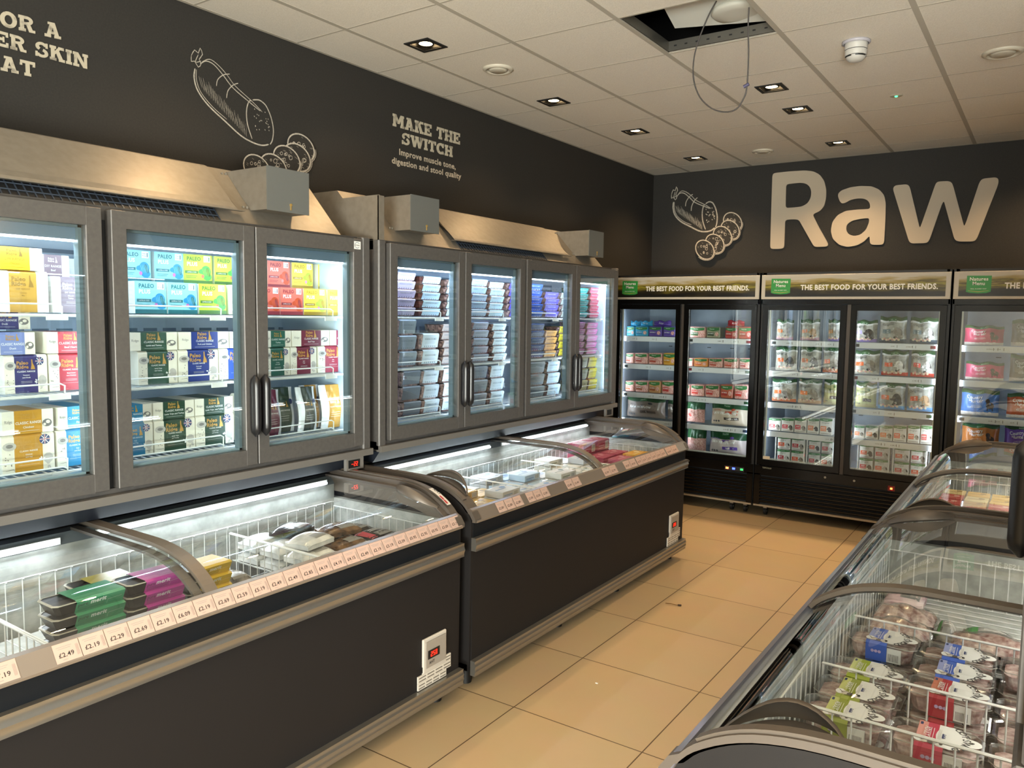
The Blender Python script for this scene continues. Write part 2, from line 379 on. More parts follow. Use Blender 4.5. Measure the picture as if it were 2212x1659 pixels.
# downlights
for i, (x, y) in enumerate(allDL):
    tile_x = [v for v in xs if v <= x][-1]; tile_y = [v for v in ys if v <= y][-1]
    x = min(max(x, tile_x+0.012+0.086), tile_x+0.6-0.012-0.086)
    if tile_y > YF+0.1: y = min(max(y, tile_y+0.012+0.086), tile_y+0.6-0.012-0.086)
    if i < len(DL):
        nm = ['above the gap between the wall freezers', 'next to the round vent, above the far wall freezer', 'over the far end of the far wall freezer', 'nearest the corner of the two charcoal walls', 'first beyond the open ceiling hole', 'between the hole and the sign wall', 'directly above the big white word Raw'][i]
        t = root('downlight', (x, y, H-0.001), 0, 'square black recessed downlight ' + nm, 'downlight', 'recessed square downlights')
    else:
        t = root('downlight', (x, y, H-0.001), 0, 'square black recessed downlight behind the view, over the shop floor', 'downlight', 'downlights behind the view')
    f = MB(); a, c = 0.082, 0.060
    for (x0, x1, y0, y1) in ((-a, a, -a, -c), (-a, a, c, a), (-a, -c, -c, c), (c, a, -c, c)): f.box(x0, x1, y0, y1, -0.004, 0.002, BLACKM)
    for (x0, x1, y0, y1) in ((-c, c, -c-0.002, -c), (-c, c, c, c+0.002), (-c-0.002, -c, -c, c), (c, c+0.002, -c, c)): f.box(x0, x1, y0, y1, 0, 0.07, BLACKP)
    f.box(-c, c, -c, c, 0.07, 0.072, BLACKP)
    f.build('bezel', t)
    g = MB()
    rings = [[(r*math.cos(2*math.pi*k/20), r*math.sin(2*math.pi*k/20), z) for k in range(20)] for r, z in ((0.043, 0.004), (0.045, 0.010), (0.04, 0.012), (0.036, 0.006))]
    g.loft(rings, BLACKP, True, False, True).build('lamp_ring', t)
    mb = MB(); mb.cyl((0, 0), 0.037, 0.037, 0.008, 0.03, mat('#ffd9a0', 0.5, emit=14.0, name='lamp_face'), 20); mb.build('lamp', t)
    spot((x, y, H-0.006), K_SPOT*(3.0 if y > 3 else (1.5 if y > 1.9 else 1.0)))
# round vents, smoke detector, indicator
def vent(x, y, r, label):
    t = root('ceiling_vent', (x, y, H), 0, label, 'air vent', 'round ceiling vents')
    R = [(r, 0), (r, -0.006), (r*0.86, -0.014), (r*0.74, -0.012), (r*0.70, -0.002)]
    MB().loft([[(a*math.cos(2*math.pi*k/32), a*math.sin(2*math.pi*k/32), z) for k in range(32)] for a, z in R], mat('#c2bbab', 0.5), True, False, True).build('outer_ring', t)
    R = [(0, -0.016), (r*0.5, -0.016), (r*0.60, -0.010), (r*0.60, 0.0)]
    MB().loft([[(max(a, 1e-4)*math.cos(2*math.pi*k/32), max(a, 1e-4)*math.sin(2*math.pi*k/32), z) for k in range(32)] for a, z in R], mat('#b9b2a2', 0.5), True, False, True).build('centre_disc', t)
vent(0.66, 0.32, 0.088, 'round ceiling vent between two square downlights by the long wall')
vent(1.27, 3.32, 0.088, 'small round ceiling vent near the wall with the big word Raw')
vent(3.08, 1.51, 0.098, 'round ceiling vent beyond the smoke detector')
t = root('smoke_detector', (2.47, 0.93, H), 0, 'white domed smoke detector hanging under a ceiling tile', 'smoke detector')
DT = mat('#b9b5ae', 0.5)
def lathe(R, m, n=28): return MB().loft([[(a*math.cos(2*math.pi*k/n), a*math.sin(2*math.pi*k/n), z) for k in range(n)] for a, z in R], m, True, False, True)
lathe([(0.0, 0), (0.068, 0), (0.068, -0.010), (0.060, -0.014)], mat('#aaa6ac', 0.4)).build('mounting_base', t)
lathe([(0.055, -0.010), (0.054, -0.040), (0.053, -0.042)], DT).build('collar', t)
lathe([(0.050, -0.042), (0.050, -0.045)], BLACKM).build('slot_ring', t)
lathe([(0.053, -0.045), (0.053, -0.068), (0.050, -0.072)], DT).build('body', t)
b = MB()
for k in range(4):
    a0 = k*math.pi/2+0.15; a1 = a0+1.2
    b.loft([[(r*math.cos(a0+(a1-a0)*i/8), r*math.sin(a0+(a1-a0)*i/8), z) for i in range(9)] for r, z in ((0.0505, -0.074), (0.0485, -0.080))], BLACKM, False)
b.build('vent_slots', t)
lathe([(0.049, -0.074), (0.046, -0.084), (0.034, -0.096), (0.018, -0.102), (0.0001, -0.102)], DT).build('dome', t)
t = root('indicator_light', (2.48, 2.10, H), 0, 'tiny glowing green ceiling indicator beyond the smoke detector', 'indicator light')
lathe([(0.0001, -0.003), (0.035, -0.003), (0.038, 0.0)], mat('#b9b3a5', 0.5)).build('disc', t)
lathe([(0.0001, -0.010), (0.008, -0.008), (0.009, -0.003)], mat('#30e070', 0.5, emit=6.0, name='green_led'), 10).build('led', t)
# floor litter
t = root('leaf_stalk', tuple(at(1452, 1307, 2, 0.001)), 0.6, 'small dry brown leaf stalk lying on the beige floor', 'leaf')
MB().tube([(-0.035, 0.02, 0.004), (-0.01, 0.0, 0.008), (0.02, -0.012, 0.006), (0.04, -0.014, 0.004)], 0.0025, mat('#6b4a1f', 0.7), 5).build('stalk', t)
MB().tube([(0.03, -0.014, 0.006), (0.05, -0.013, 0.004)], 0.005, mat('#3b2a18', 0.7), 6).build('tip', t)
tag(MB().box(-0.006, 0.006, -0.004, 0.004, 0, 0.002, WHITE).build('paper_scrap', None, tuple(at(1289, 1476, 2, 0.0005))), 'tiny white paper scrap on the open beige floor', 'paper scrap')
# ------------------------------------------------------------------ wall writing
def wall_surf_left(u, v, e): return (0.0+e*1.5+0.0005, u, v)
def wall_surf_back(u, v, e): return (u, YB-e*1.5-0.0005, v)
CHALK = noisy('chalk_white', '#9a9388', '#b5ad9f', 90, 0.6)
def sausage(side, tf, nm, lab1, labs, ax_, tfs=None):
    """tf: drawing px -> wall coords"""
    surf = wall_surf_left if side == 'left' else wall_surf_back
    sc = (Vector(tf((100, 0)))-Vector(tf((0, 0)))).length/100.0
    t = root('salami_wall_drawing', (0, 0, 0), 0, lab1, 'wall drawing', nm)
    b = MB(); P = Print(b, surf)
    def L(pts, wd, closed=False, k=4): P.line([tf(p) for p in smooth_curve(pts, closed, k)], wd*sc, CHALK)
    L([(413, 120), (420, 108), (428, 115), (432, 104), (437, 118), (430, 128), (434, 138), (428, 145), (420, 132), (413, 133), (413, 120)], 2.2, k=2)
    L([(428, 118), (422, 134), (434, 132)], 2)
    L([(421, 148), (419, 168), (427, 196), (450, 228), (486, 262), (520, 293), (546, 308), (566, 314), (580, 312)], 4.0)
    L([(424, 150), (424, 172), (434, 200), (460, 232), (490, 258)], 1.8)
    L([(432, 138), (445, 132), (462, 140), (482, 163), (503, 190), (540, 222), (562, 240)], 2.6)
    L([(436, 134), (452, 128), (470, 140), (490, 162), (508, 186), (545, 220), (566, 242)], 2.0)
    L([(467, 186), (470, 172), (482, 162), (496, 160)], 2.4); L([(489, 212), (492, 196), (503, 184), (514, 180)], 2.6)
    L([(544, 300), (534, 268), (532, 240), (536, 222), (542, 216)], 3.2)
    L([(545, 216), (558, 216), (568, 222), (576, 232), (585, 254), (590, 280), (588, 302), (583, 312)], 3.4)
    rnd = random.Random(3)
    for k in range(24):
        f_ = k/24; x = 436+f_*100; y = 190+f_*110
        ln = 14+14*rnd.random()
        L([(x, y), (x-3, y-ln*0.6), (x-6-2*rnd.random(), y-ln-8)], 0.8, k=2)
    for k in range(20):
        f_ = k/20; x = 440+f_*95; y = 198+f_*100
        L([(x, y), (x+1, y-10), (x-1, y-20-6*rnd.random())], 0.6, k=1)
    for k in range(24):
        a = rnd.random()*6.28; r = math.sqrt(rnd.random())*0.85
        x = 562+22*r*math.cos(a)+8*r*math.sin(a); y = 266+40*r*math.sin(a)
        P.ell(*tf((x, y)), 1.3*sc, 2.0*sc, CHALK, 6, rnd.random())
    b.build('sausage', t)
    for q_, (cx, cy) in enumerate(labs):
        b = MB(); P = Print(b, surf, 0.012+0.004*q_); T = tfs or tf; k_ = (Vector(T((100+cx, cy)))-Vector(T((cx, cy)))).length/100.0; a_, b_ = ax_
        cr, sr = math.cos(math.radians(50)), math.sin(math.radians(50))
        def EL(f1, t, dx=0, dy=0): return (cx+dx+a_*f1*math.cos(t)*cr-b_*f1*math.sin(t)*sr, cy+dy+a_*f1*math.cos(t)*sr+b_*f1*math.sin(t)*cr)
        pts = [EL(1, 2*math.pi*k/28) for k in range(28)]
        for dx in (2.2, 1.1, 0): P.put([T((cx+dx*1.5, cy+dx))]+[T((x+dx*1.5, y+dx)) for x, y in pts], [(0, 1+i, 1+(i+1) % 28) for i in range(28)], CHAR)
        P.line([T(p) for p in pts+[pts[0]]], 2.3*k_, CHALK)
        for f2 in (1.10, 1.18): P.line([T(EL(f2, -0.9+2.3*k/10, -1, -1)) for k in range(11)], 1.0*k_, CHALK)
        for k in range(9):
            t0 = rnd.random()*6.28; r = math.sqrt(rnd.random())*0.62; x, y = EL(r, t0); q = rnd.uniform(0.05, 0.12)*a_
            P.line([T((x+q*math.cos(z), y+q*1.25*math.sin(z))) for z in [k2*math.pi/4 for k2 in range(9)]], 0.9*k_, CHALK)
        for k in range(14):
            t0 = rnd.random()*6.28; x, y = EL(0.66+0.2*rnd.random(), t0); P.line([T((x, y)), T((x+a_*.12, y+a_*.09))], 0.7*k_, CHALK)
        b.build('slice', t)
def tf_left(p):
    q = at(p[0], p[1], 0, 0.0); return (q.y, q.z)
sausage('left', tf_left, 'salami drawings', 'chalk-style drawing of a salami and slices on the long charcoal wall', [(645, 320), (635, 341), (611, 346), (581, 364), (543, 366)], (34, 24))
# the same artwork at the sign wall, smaller
def tf_back(p):
    # drawn on the left wall in true proportions first, then placed on the back wall
    y, z = tf_left(p)
    y0, z0 = tf_left((566, 260)); a = at(1530, 470, 1, YB); k = 0.62
    return (a.x+(y-y0)*k, a.z+(z-z0)*k)
YB_ = YB
def tf_back2(p):
    # affine: three anchor pairs
    A = {(430, 125): (1460, 418), (580, 300): (1544, 484), (545, 368): (1525, 540)}
    (x1, y1), (x2, y2), (x3, y3) = A.keys(); q1, q2, q3 = A.values()
    det = (x2-x1)*(y3-y1)-(x3-x1)*(y2-y1)
    a = ((p[0]-x1)*(y3-y1)-(x3-x1)*(p[1]-y1))/det; c = ((x2-x1)*(p[1]-y1)-(p[0]-x1)*(y2-y1))/det
    X = q1[0]+a*(q2[0]-q1[0])+c*(q3[0]-q1[0]); Y = q1[1]+a*(q2[1]-q1[1])+c*(q3[1]-q1[1])
    q = at(X, Y, 1, YB_); return (q.x, q.z)
sausage('back', tf_back2, 'salami drawings', 'chalk-style drawing of a salami and slices beside the word Raw', [(1584, 480), (1579, 497), (1563, 510), (1547, 527), (1526, 540)], (22, 18), lambda p: (at(p[0], p[1], 1, YB).x, at(p[0], p[1], 1, YB).z))
# Raw: rounded letters on the sign wall
def r2w(p):
    q = at(1440+p[0]/2.865, 340+p[1]/2.865, 1, YB); return (q.x, q.z)
RAWM = mat('#b6a894', 0.55, name='sign_letter_cream')
def round_loop(lp, r):
    out = []; n = len(lp)
    for i in range(n):
        p = Vector(lp[i]); a = Vector(lp[i-1])-p; c = Vector(lp[(i+1) % n])-p
        ra = min(r, a.length*0.45); rc = min(r, c.length*0.45); A = p+a.normalized()*ra; C = p+c.normalized()*rc
        for q in range(5):
            t_ = q/4; out.append(tuple(A*(1-t_)**2+p*(2*t_*(1-t_))+C*t_*t_))
    return out
letters = {
 'r': [[(657, 118), (662, 103), (676, 97), (760, 88), (860, 82), (912, 88), (950, 108), (978, 148), (990, 200), (989, 250), (978, 300), (952, 332), (905, 354), (940, 424), (1000, 532), (1000, 546), (988, 553), (925, 554), (912, 549), (870, 475), (820, 386), (780, 384), (736, 388), (733, 470), (730, 550), (724, 563), (700, 567), (655, 567), (645, 560), (644, 540), (650, 330)],
       [(742, 168), (740, 240), (739, 314), (790, 311), (840, 305), (875, 285), (895, 250), (898, 210), (888, 182), (865, 163), (830, 158), (790, 162)]],
 'a': [[(1062, 240), (1066, 222), (1085, 205), (1140, 186), (1200, 178), (1270, 180), (1318, 200), (1348, 235), (1358, 285), (1355, 400), (1348, 525), (1338, 540), (1310, 542), (1272, 541), (1260, 532), (1258, 484), (1225, 520), (1180, 545), (1120, 555), (1070, 542), (1030, 505), (1018, 455), (1028, 400), (1060, 358), (1110, 332), (1180, 324), (1261, 320), (1261, 290), (1248, 268), (1222, 256), (1180, 255), (1140, 264), (1105, 284), (1085, 286), (1072, 270)],
       [(1256, 376), (1205, 380), (1150, 392), (1118, 415), (1112, 448), (1125, 475), (1160, 488), (1200, 480), (1235, 450), (1254, 405)]],
 'w': [[(1403, 200), (1407, 184), (1420, 174), (1480, 168), (1498, 172), (1508, 190), (1568, 440), (1580, 410), (1662, 175), (1672, 156), (1690, 150), (1745, 148), (1765, 156), (1775, 180), (1842, 430), (1855, 400), (1935, 160), (1948, 140), (1965, 132), (2035, 125), (2052, 132), (2055, 150), (2050, 175), (1922, 500), (1910, 516), (1890, 521), (1810, 521), (1790, 515), (1780, 500), (1717, 270), (1705, 290), (1630, 505), (1618, 525), (1600, 531), (1520, 533), (1505, 525), (1497, 508)]]}
t = root('raw_wall_sign', (0, 0, 0), 0, 'large cream rounded letters spelling Raw on the far charcoal wall', 'wall sign')
for ch, loops in letters.items():
    vs, fs = fill_outline([[r2w(p) for p in round_loop(lp, 16)] for lp in loops])
    MB().add([(x, YB-0.008-z, y) for x, y, z in vs], fs, RAWM).build('letter_'+{'r': 'capital_r', 'a': 'a', 'w': 'w'}[ch], t)
# slab-serif wording on the long wall, built stroke by stroke in a unit box
T_ = 0.24; S_ = 0.19
def slab(ch):
    """list of convex polygons in a 1-high cell, and its advance width"""
    P = []
    def R(x0, x1, y0, y1): P.append([(x0, y0), (x1, y0), (x1, y1), (x0, y1)])
    def Q(*p): P.append(list(p))
    if ch == 'M':
        R(0.0, .36, 0, S_); R(.84, 1.2, 0, S_); R(0, .3, 1-S_, 1); R(.9, 1.2, 1-S_, 1); R(.07, .07+T_, 0, 1); R(1.13-T_, 1.13, 0, 1); Q((.1, 1), (.36, 1), (.72, .28), (.5, .28)); Q((.84, 1), (1.1, 1), (.7, .28), (.48, .28)); return P, 1.2
    if ch == 'A':
        R(0, .4, 0, S_); R(.62, 1.04, 0, S_); Q((.08, 0), (.32, 0), (.62, 1), (.38, 1)); Q((.72, 0), (.96, 0), (.66, 1), (.42, 1)); R(.3, .74, .24, .40); R(.22, .66, 1-S_*.8, 1); return P, 1.04
    if ch == 'K':
        R(0, .42, 0, S_); R(0, .42, 1-S_, 1); R(.08, .08+T_, 0, 1); Q((.3, .38), (.3, .62), (.62, 1), (.88, 1)); Q((.4, .62), (.62, .72), (.96, 0), (.66, 0)); R(.6, 1.0, 0, S_); R(.58, .96, 1-S_, 1); return P, 1.0
    if ch == 'E':
        R(0, .84, 0, S_); R(0, .84, 1-S_, 1); R(.08, .08+T_, 0, 1); R(.2, .56, .41, .59); R(.5, .6, .32, .68); R(.7, .84, 0, .32); R(.7, .84, .68, 1); return P, .86
    if ch == 'T':
        R(0, .92, 1-S_, 1); R(.46-T_/2, .46+T_/2, 0, 1); R(.26, .66, 0, S_); R(0, .14, .66, 1); R(.78, .92, .66, 1); return P, .92
    if ch == 'H':
        for a in (.08, .68):
            R(a, a+T_, 0, 1); R(a-.08, a+T_+.08, 0, S_); R(a-.08, a+T_+.08, 1-S_, 1)
        R(.2, .8, .4, .6); return P, 1.0
    if ch == 'I':
        R(.08, .08+T_, 0, 1); R(0, T_+.16, 0, S_); R(0, T_+.16, 1-S_, 1); return P, .4
    if ch == 'N':
        R(0, .4, 0, S_); R(0, .3, 1-S_, 1); R(.68, 1.06, 1-S_, 1); R(.08, .08+.2, 0, 1); R(.78, .98, 0, 1); Q((.08, 1), (.36, 1), (.98, 0), (.72, 0)); return P, 1.06
    if ch == 'W':
        R(0, .4, 1-S_, 1); R(1.1, 1.5, 1-S_, 1); R(.55, .95, 1-S_, 1); Q((.06, 1), (.32, 1), (.56, 0), (.34, 0)); Q((.34, 0), (.56, 0), (.86, 1), (.66, 1)); Q((.64, 1), (.86, 1), (1.16, 0), (.94, 0)); Q((.94, 0), (1.16, 0), (1.44, 1), (1.18, 1)); return P, 1.5
    def arc(cx, cy, rx, ry, a0, a1, t0, n=10):
        for i in range(n):
            a = a0+(a1-a0)*i/n; c = a0+(a1-a0)*(i+1)/n
            P.append([(cx+rx*math.cos(a), cy+ry*math.sin(a)), (cx+rx*math.cos(c), cy+ry*math.sin(c)), (cx+(rx-t0)*math.cos(c), cy+(ry-t0*.85)*math.sin(c)), (cx+(rx-t0)*math.cos(a), cy+(ry-t0*.85)*math.sin(a))])
    if ch == 'O': arc(.5, .5, .5, .52, 0, 2*math.pi, T_+.02, 20); return P, 1.0
    if ch == 'C': arc(.5, .5, .5, .52, .75, 2*math.pi-.75, T_+.02, 16); R(.72, .88, .62, 1.0); R(.74, .88, .02, .3); return P, .94
    if ch == 'S':
        arc(.42, .72, .40, .30, .2, 4.2, T_-.02, 12); arc(.42, .29, .42, .31, -2.9, 1.3, T_-.02, 12); R(.68, .82, .66, 1.0); R(0, .14, 0, .34); return P, .86
    if ch == 'R':
        R(0, .42, 0, S_); R(0, .5, 1-S_, 1); R(.08, .08+T_, 0, 1); arc(.5, .72, .38, .28, -1.57, 1.57, T_-.02, 10); R(.2, .52, .44, .44+.17); R(.2, .52, 1-.19, 1); Q((.46, .5), (.7, .5), (.92, 0), (.64, 0)); R(.64, 1.0, 0, S_*.9); return P, .98
    return P, .42
WORN = noisy('worn_sign_paint', '#7d766a', '#b3a995', 26, 0.6, contrast=(0.30, 0.46))
def slab_line(txt, p0, p1, hpx, parent, name):
    """baseline from pixel p0 to p1 on the long wall; letters hpx high at p0"""
    a = tf_left(p0); c = tf_left(p1); top = tf_left((p0[0], p0[1]-hpx)); hh = top[1]-a[1]
    adv = [slab(ch)[1] if ch != ' ' else .42 for ch in txt]; tot = sum(adv)+0.10*(len(txt)-1)
    sx = (c[0]-a[0])/tot; x = a[0]; zb = a[1]; slope = (c[1]-a[1])/(c[0]-a[0]); b = MB()
    k = 0
    for ch, ad in zip(txt, adv):
        if ch != ' ':
            for poly in slab(ch)[0]:
                k += 1; e = 0.004+0.00008*(k % 9)
                pts = [(x+px*sx, zb+slope*(x+px*sx-a[0])+py*hh) for px, py in poly]
                ar = sum(pts[i][0]*pts[(i+1) % len(pts)][1]-pts[(i+1) % len(pts)][0]*pts[i][1] for i in range(len(pts)))
                if ar < 0: pts = pts[::-1]
                b.loft([[(0.0005, p, q) for p, q in pts], [(e, p, q) for p, q in pts]], WORN, True, True)
        x += (ad+0.10)*sx
    b.build(name, parent)
t = root('make_the_switch_sign', (0, 0, 0), 0, 'small white slab lettering Make The Switch on the long charcoal wall', 'wall sign')
slab_line('MAKE THE', (848, 272), (993, 313), 27, t, 'upper_lettering'); slab_line('SWITCH', (868, 311), (977, 340), 25, t, 'middle_lettering')
def wall_text(st, p0, p1, hpx, parent, name, bold=0.028):
    a = tf_left(p0); c = tf_left(p1); top = tf_left((p0[0], p0[1]-hpx)); hh = top[1]-a[1]
    b = MB(); P = Print(b, wall_surf_left); vs, fs = text_geo(st, bold)
    x0 = min(v[0] for v in vs); x1 = max(v[0] for v in vs); s = (c[0]-a[0])/(x1-x0); sl = (c[1]-a[1])/(c[0]-a[0])
    P.put([(a[0]+(x-x0)*s, a[1]+sl*(x-x0)*s+y*hh/0.70) for x, y in vs], fs, RAWM); b.build(name, parent)
wall_text('Improve muscle tone,', (862, 334), (984, 366), 13, t, 'slogan_upper_lettering'); wall_text('digestion and stool quality', (846, 352), (996, 387), 13, t, 'slogan_lower_lettering')
t = root('for_a_better_skin_coat_sign', (0, 0, 0), 0, 'worn cream slab lettering ending OR A, ER SKIN, AT above the near freezer', 'wall sign')
slab_line('OR A', (0, 56), (131, 86), 34, t, 'upper_lettering')
slab_line('ER SKIN', (-12, 97), (190, 150), 33, t, 'middle_lettering')
slab_line('AT', (1, 152), (76, 168), 33, t, 'lower_lettering')
# ================================================================== chest freezers
LIDP = smooth_curve([(0.032, .822), (0.062, .852), (0.125, .889), (0.2, .914), (0.30, .928), (0.45, .930), (0.62, .930), (0.80, .930)], False, 3)
def lid_z(y):
    for a, c in zip(LIDP, LIDP[1:]):
        if a[0] <= y <= c[0]: return a[1]+(c[1]-a[1])*(y-a[0])/(c[0]-a[0])
    return .93
def shift(prof, dz, ymin=None, ymax=None):
    return [(y, z+dz) for y, z in prof if (ymin is None or y >= ymin) and (ymax is None or y <= ymax)]
DEPTH = 0.85
def wire_panel(b, x0, x1, z0, z1, y, pitch=0.05, along='x', zr=(0, .5, 1), r=0.0021, hook=True):
    n = max(2, int(round((x1-x0)/pitch)))
    for i in range(n+1):
        a = x0+(x1-x0)*i/n
        pts = [(z0), (z1)]
        if along == 'x': P = [(a, y, z0), (a, y, z1)]+([(a, y-0.014, z1)] if hook else [])
        else: P = [(y, a, z0), (y, a, z1)]
        b.tube(P, r, WIRE, 4, False)
    for q in zr:
        z = z0+(z1-z0)*q
        if along == 'x': b.tube([(x0, y, z), (x1, y, z)], r*1.35, WIRE, 5)
        else: b.tube([(y, x0, z), (y, x1, z)], r*1.35, WIRE, 5)
TROUGH = [(0.0, .70)]
def seven(b, x, y, z, h, digits, m, off):
    """red digits on the plane y, facing -y"""
    seg = {'0': 'abcdef', '1': 'bc', '2': 'abged', '5': 'afgcd', '-': 'g', '3': 'abgcd'}
    w_ = h*0.5
    for i, d in enumerate(digits):
        x0 = x+i*w_*1.5; t_ = h*0.13
        S = {'a': (0, w_, h-t_, h), 'g': (0, w_, h/2-t_/2, h/2+t_/2), 'd': (0, w_, 0, t_), 'f': (0, t_, h/2, h), 'e': (0, t_, 0, h/2), 'b': (w_-t_, w_, h/2, h), 'c': (w_-t_, w_, 0, h/2)}
        for s_ in seg[d]:
            a = S[s_]; b.box(x0+a[0], x0+a[1], y-off, y, z+a[2], z+a[3], m)
REDLED = mat('#ff2a18', 0.5, emit=1.6, name='red_led')
def chest(L, loc, rotz, label, prices, dividers, thermostat=True, floors=(), tube=1.0, tcol=(0.86, 0.94, 1.0), brand=False, handles=(1, 1), temp='250', railc='#857a70', tend=0.10):
    t = root('chest_freezer', loc, rotz, label, 'chest freezer', 'island chest freezers')
    # outer body
    b = MB()
    b.box(0.012, L-0.012, 0.014, 0.03, 0.13, 0.70, BODY)
    b.box(0.012, L-0.012, 0.010, 0.03, 0.655+0.04, 0.765, NAVY)
    end = [(0.02, .09), (0.012, .77)]+shift(LIDP, -0.012)+[(DEPTH, .918), (DEPTH, .09)]
    for x0, x1 in ((0, 0.014), (L-0.014, L)): b.prism(end, x0, x1, BODY)
    b.box(0.0, L, DEPTH-0.02, DEPTH, 0.09, 0.93, BODY)
    b.box(0.0, L, 0.03, DEPTH, 0.09, 0.12, BODY)
    b.build('body', t)
    # ribbed aluminium rails
    def rail(name, z0, z1, out, ribs, x0=0.0, x1=L):
        b = MB(); prof = [(0.014, z0)]; n = 24
        for i in range(n+1):
            f_ = i/n; z = z0+(z1-z0)*f_
            e = out*(0.75+0.25*math.sin(math.pi*f_))-0.0035*abs(math.sin(math.pi*ribs*f_))
            prof.append((-e, z))
        prof.append((0.014, z1))
        b.prism(prof, x0, x1, ALU, smooth=False); b.build(name, t)
    rail('bumper_rail', .642, .700, .016, 2, 0.003, L-0.003)
    rail('base_rail', .074, .142, .016, 3, 0.003, L-0.003)
    # sloping price rail along the front edge
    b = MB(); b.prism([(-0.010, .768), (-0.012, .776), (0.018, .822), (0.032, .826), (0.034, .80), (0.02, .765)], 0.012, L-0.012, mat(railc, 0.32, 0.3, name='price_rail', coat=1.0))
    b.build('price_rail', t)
    # end frames following the lid curve
    for k, x0 in enumerate((0.0, L-0.042)):
        b = MB(); pr = [(-0.010, .770)]+[(-0.010, .785), (0.01, .815)]+shift(LIDP, 0.004)
        b.strip(pr, x0, x0+0.042, 0.018, TAUPE2)
        b.strip([(y, z-0.018) for y, z in shift(LIDP, 0.004, 0.04)], x0+0.001, x0+0.041, 0.085, mat('#6f6458', 0.55, name='end_moulding'))
        b.strip(shift(LIDP, 0.012, 0.06), x0+(0.012 if k else 0.006), x0+(0.036 if k else 0.030), 0.012, TAUPE)
        b.build('end_frame', t)
    # liner tub
    b = MB(); x0, x1, y0, y1, zt, zb = 0.045, L-0.045, 0.075, 0.745, 0.80, 0.22
    b.box(x0, x1, y0-0.03, y0, zb, zt, FROST); b.box(x0, x1, y1, y1+0.03, zb, 0.865, FROST)
    b.box(x0-0.03, x0, y0-0.03, y1+0.03, zb, zt, FROST); b.box(x1, x1+0.03, y0-0.03, y1+0.03, zb, zt, FROST)
    b.box(x0-0.03, x1+0.03, y0-0.03, y1+0.03, zb-0.03, zb, LINER)
    b.build('liner', t)
    b = MB()
    b.prism([(0.034, .80), (0.075, .80), (0.075, .795), (0.034, .78)], x0, x1, mat('#cfcfc8', 0.3), 'x')
    b.box(0.014, L-0.014, 0.775, DEPTH-0.02, .80, .915, NAVY)
    b.prism([(0.745, .8655), (0.775, .90), (0.775, .8655)], 0.016, L-0.016, mat('#6d7478', 0.4), 'x')
    b.build('upper_rim', t)
    # light tube under the rear edge, one per lid
    gap = 0.09
    for a, c in ((0.10, L/2-gap), (L/2+gap*0.6, L-tend)):
        b = MB(); b.box(a, c, 0.730, 0.740, .875, .884, LED); b.box(a-0.01, c+0.01, 0.742, 0.75, .868, .892, WHITE)
        b.build('led_tube', t)
        M_ = Matrix.Translation(Vector(loc)) @ Matrix.Rotation(rotz, 4, 'Z')
        p = M_ @ Vector(((a+c)/2, 0.715, .868))
        o = area('freezer_tube', p, c-a, 0.02, K_CHEST*tube*(c-a), tcol); o.rotation_euler = (math.radians(-28), 0, rotz)
    # sliding curved lids
    mid = L/2
    for k, (a, c, dz) in enumerate(((0.044, mid+0.03, -0.004), (mid-0.03, L-0.044, -0.020))):
        ln = MB(); ln.strip(shift(LIDP, dz), a, c, 0.003, TAUPE2) if False else None
        fr = MB()
        for (p, q) in ((a, a+0.028), (c-0.028, c)):
            fr.strip(shift(LIDP, dz+0.003), p, q, 0.010, TAUPE2 if (q-p) else TAUPE)
        if k == 0: fr.strip(shift(LIDP, dz+0.007), c-0.030, c+0.012, 0.012, mat('#72685d', 0.42, 0.35, name='lid_edge'))
        fr.box(a, c, 0.80, 0.812, .93+dz-0.012, .93+dz+0.004, TAUPE2)
        lid = fr.build('sliding_lid', t)
        g = MB(); pr = shift(LIDP, dz-0.001)
        g.loft([[(a+0.026, y, z) for y, z in pr], [(c-0.026, y, z) for y, z in pr]], G_LID, False, False, True)
        g.build('curved_glass', lid)
        if handles[k]:
            hb = MB(); s_ = 1 if k == 0 else -1; xe = a+0.012 if k == 0 else c-0.012
            N_ = 12; outer = []; inner = []
            for i in range(N_+1):
                f_ = i/N_; y = 0.085+0.235*f_; z = lid_z(y)+dz
                wv = 0.062*math.sin(math.pi*f_)**0.7
                outer.append((xe+s_*(0.014+wv), y, z)); inner.append((xe, y, z))
            top = [(p[0]-s_*0.004, p[1], p[2]+0.012+0.032*math.sin(math.pi*i/N_)) for i, p in enumerate(outer)]
            base = [(p[0], p[1], p[2]+0.003) for p in outer]
            inn = [(p[0], p[1], p[2]+0.010+0.006*math.sin(math.pi*i/N_)) for i, p in enumerate(inner)]
            lip = [(p[0]-s_*0.010, p[1], p[2]-0.004) for p in top]
            hb.loft([base, top, lip], TAUPE, False, False, True)
            hb.loft([[(p[0]-s_*0.012, p[1], p[2]) for p in base], inn], BLACKM if False else mat('#3a3632', 0.5), False, False, True)
            hb.loft([[(p[0], p[1], p[2]-0.008) for p in inner], inn], TAUPE, False, False, True)
            hb.build('handle', lid)
    # lining baskets
    b = MB()
    wire_panel(b, 0.07, L-0.07, 0.30, 0.785, 0.735, 0.052)
    wire_panel(b, 0.07, L-0.07, 0.30, 0.755, 0.092, 0.052, hook=False)
    for x in (0.062, L-0.062): wire_panel(b, 0.10, 0.73, 0.30, 0.765, x, 0.045, 'y')
    b.build('lining_basket', t)
    for dx, zt_ in dividers:
        b = MB(); wire_panel(b, 0.10, 0.725, 0.30, zt_, dx, 0.045, 'y', (0, .55, 1), 0.0024)
        wire_panel(b, 0.10, 0.725, zt_-0.002, zt_+0.001, dx+0.006, 2.0, 'y', (1,), 0.0026)
        b.build('basket_divider', t)
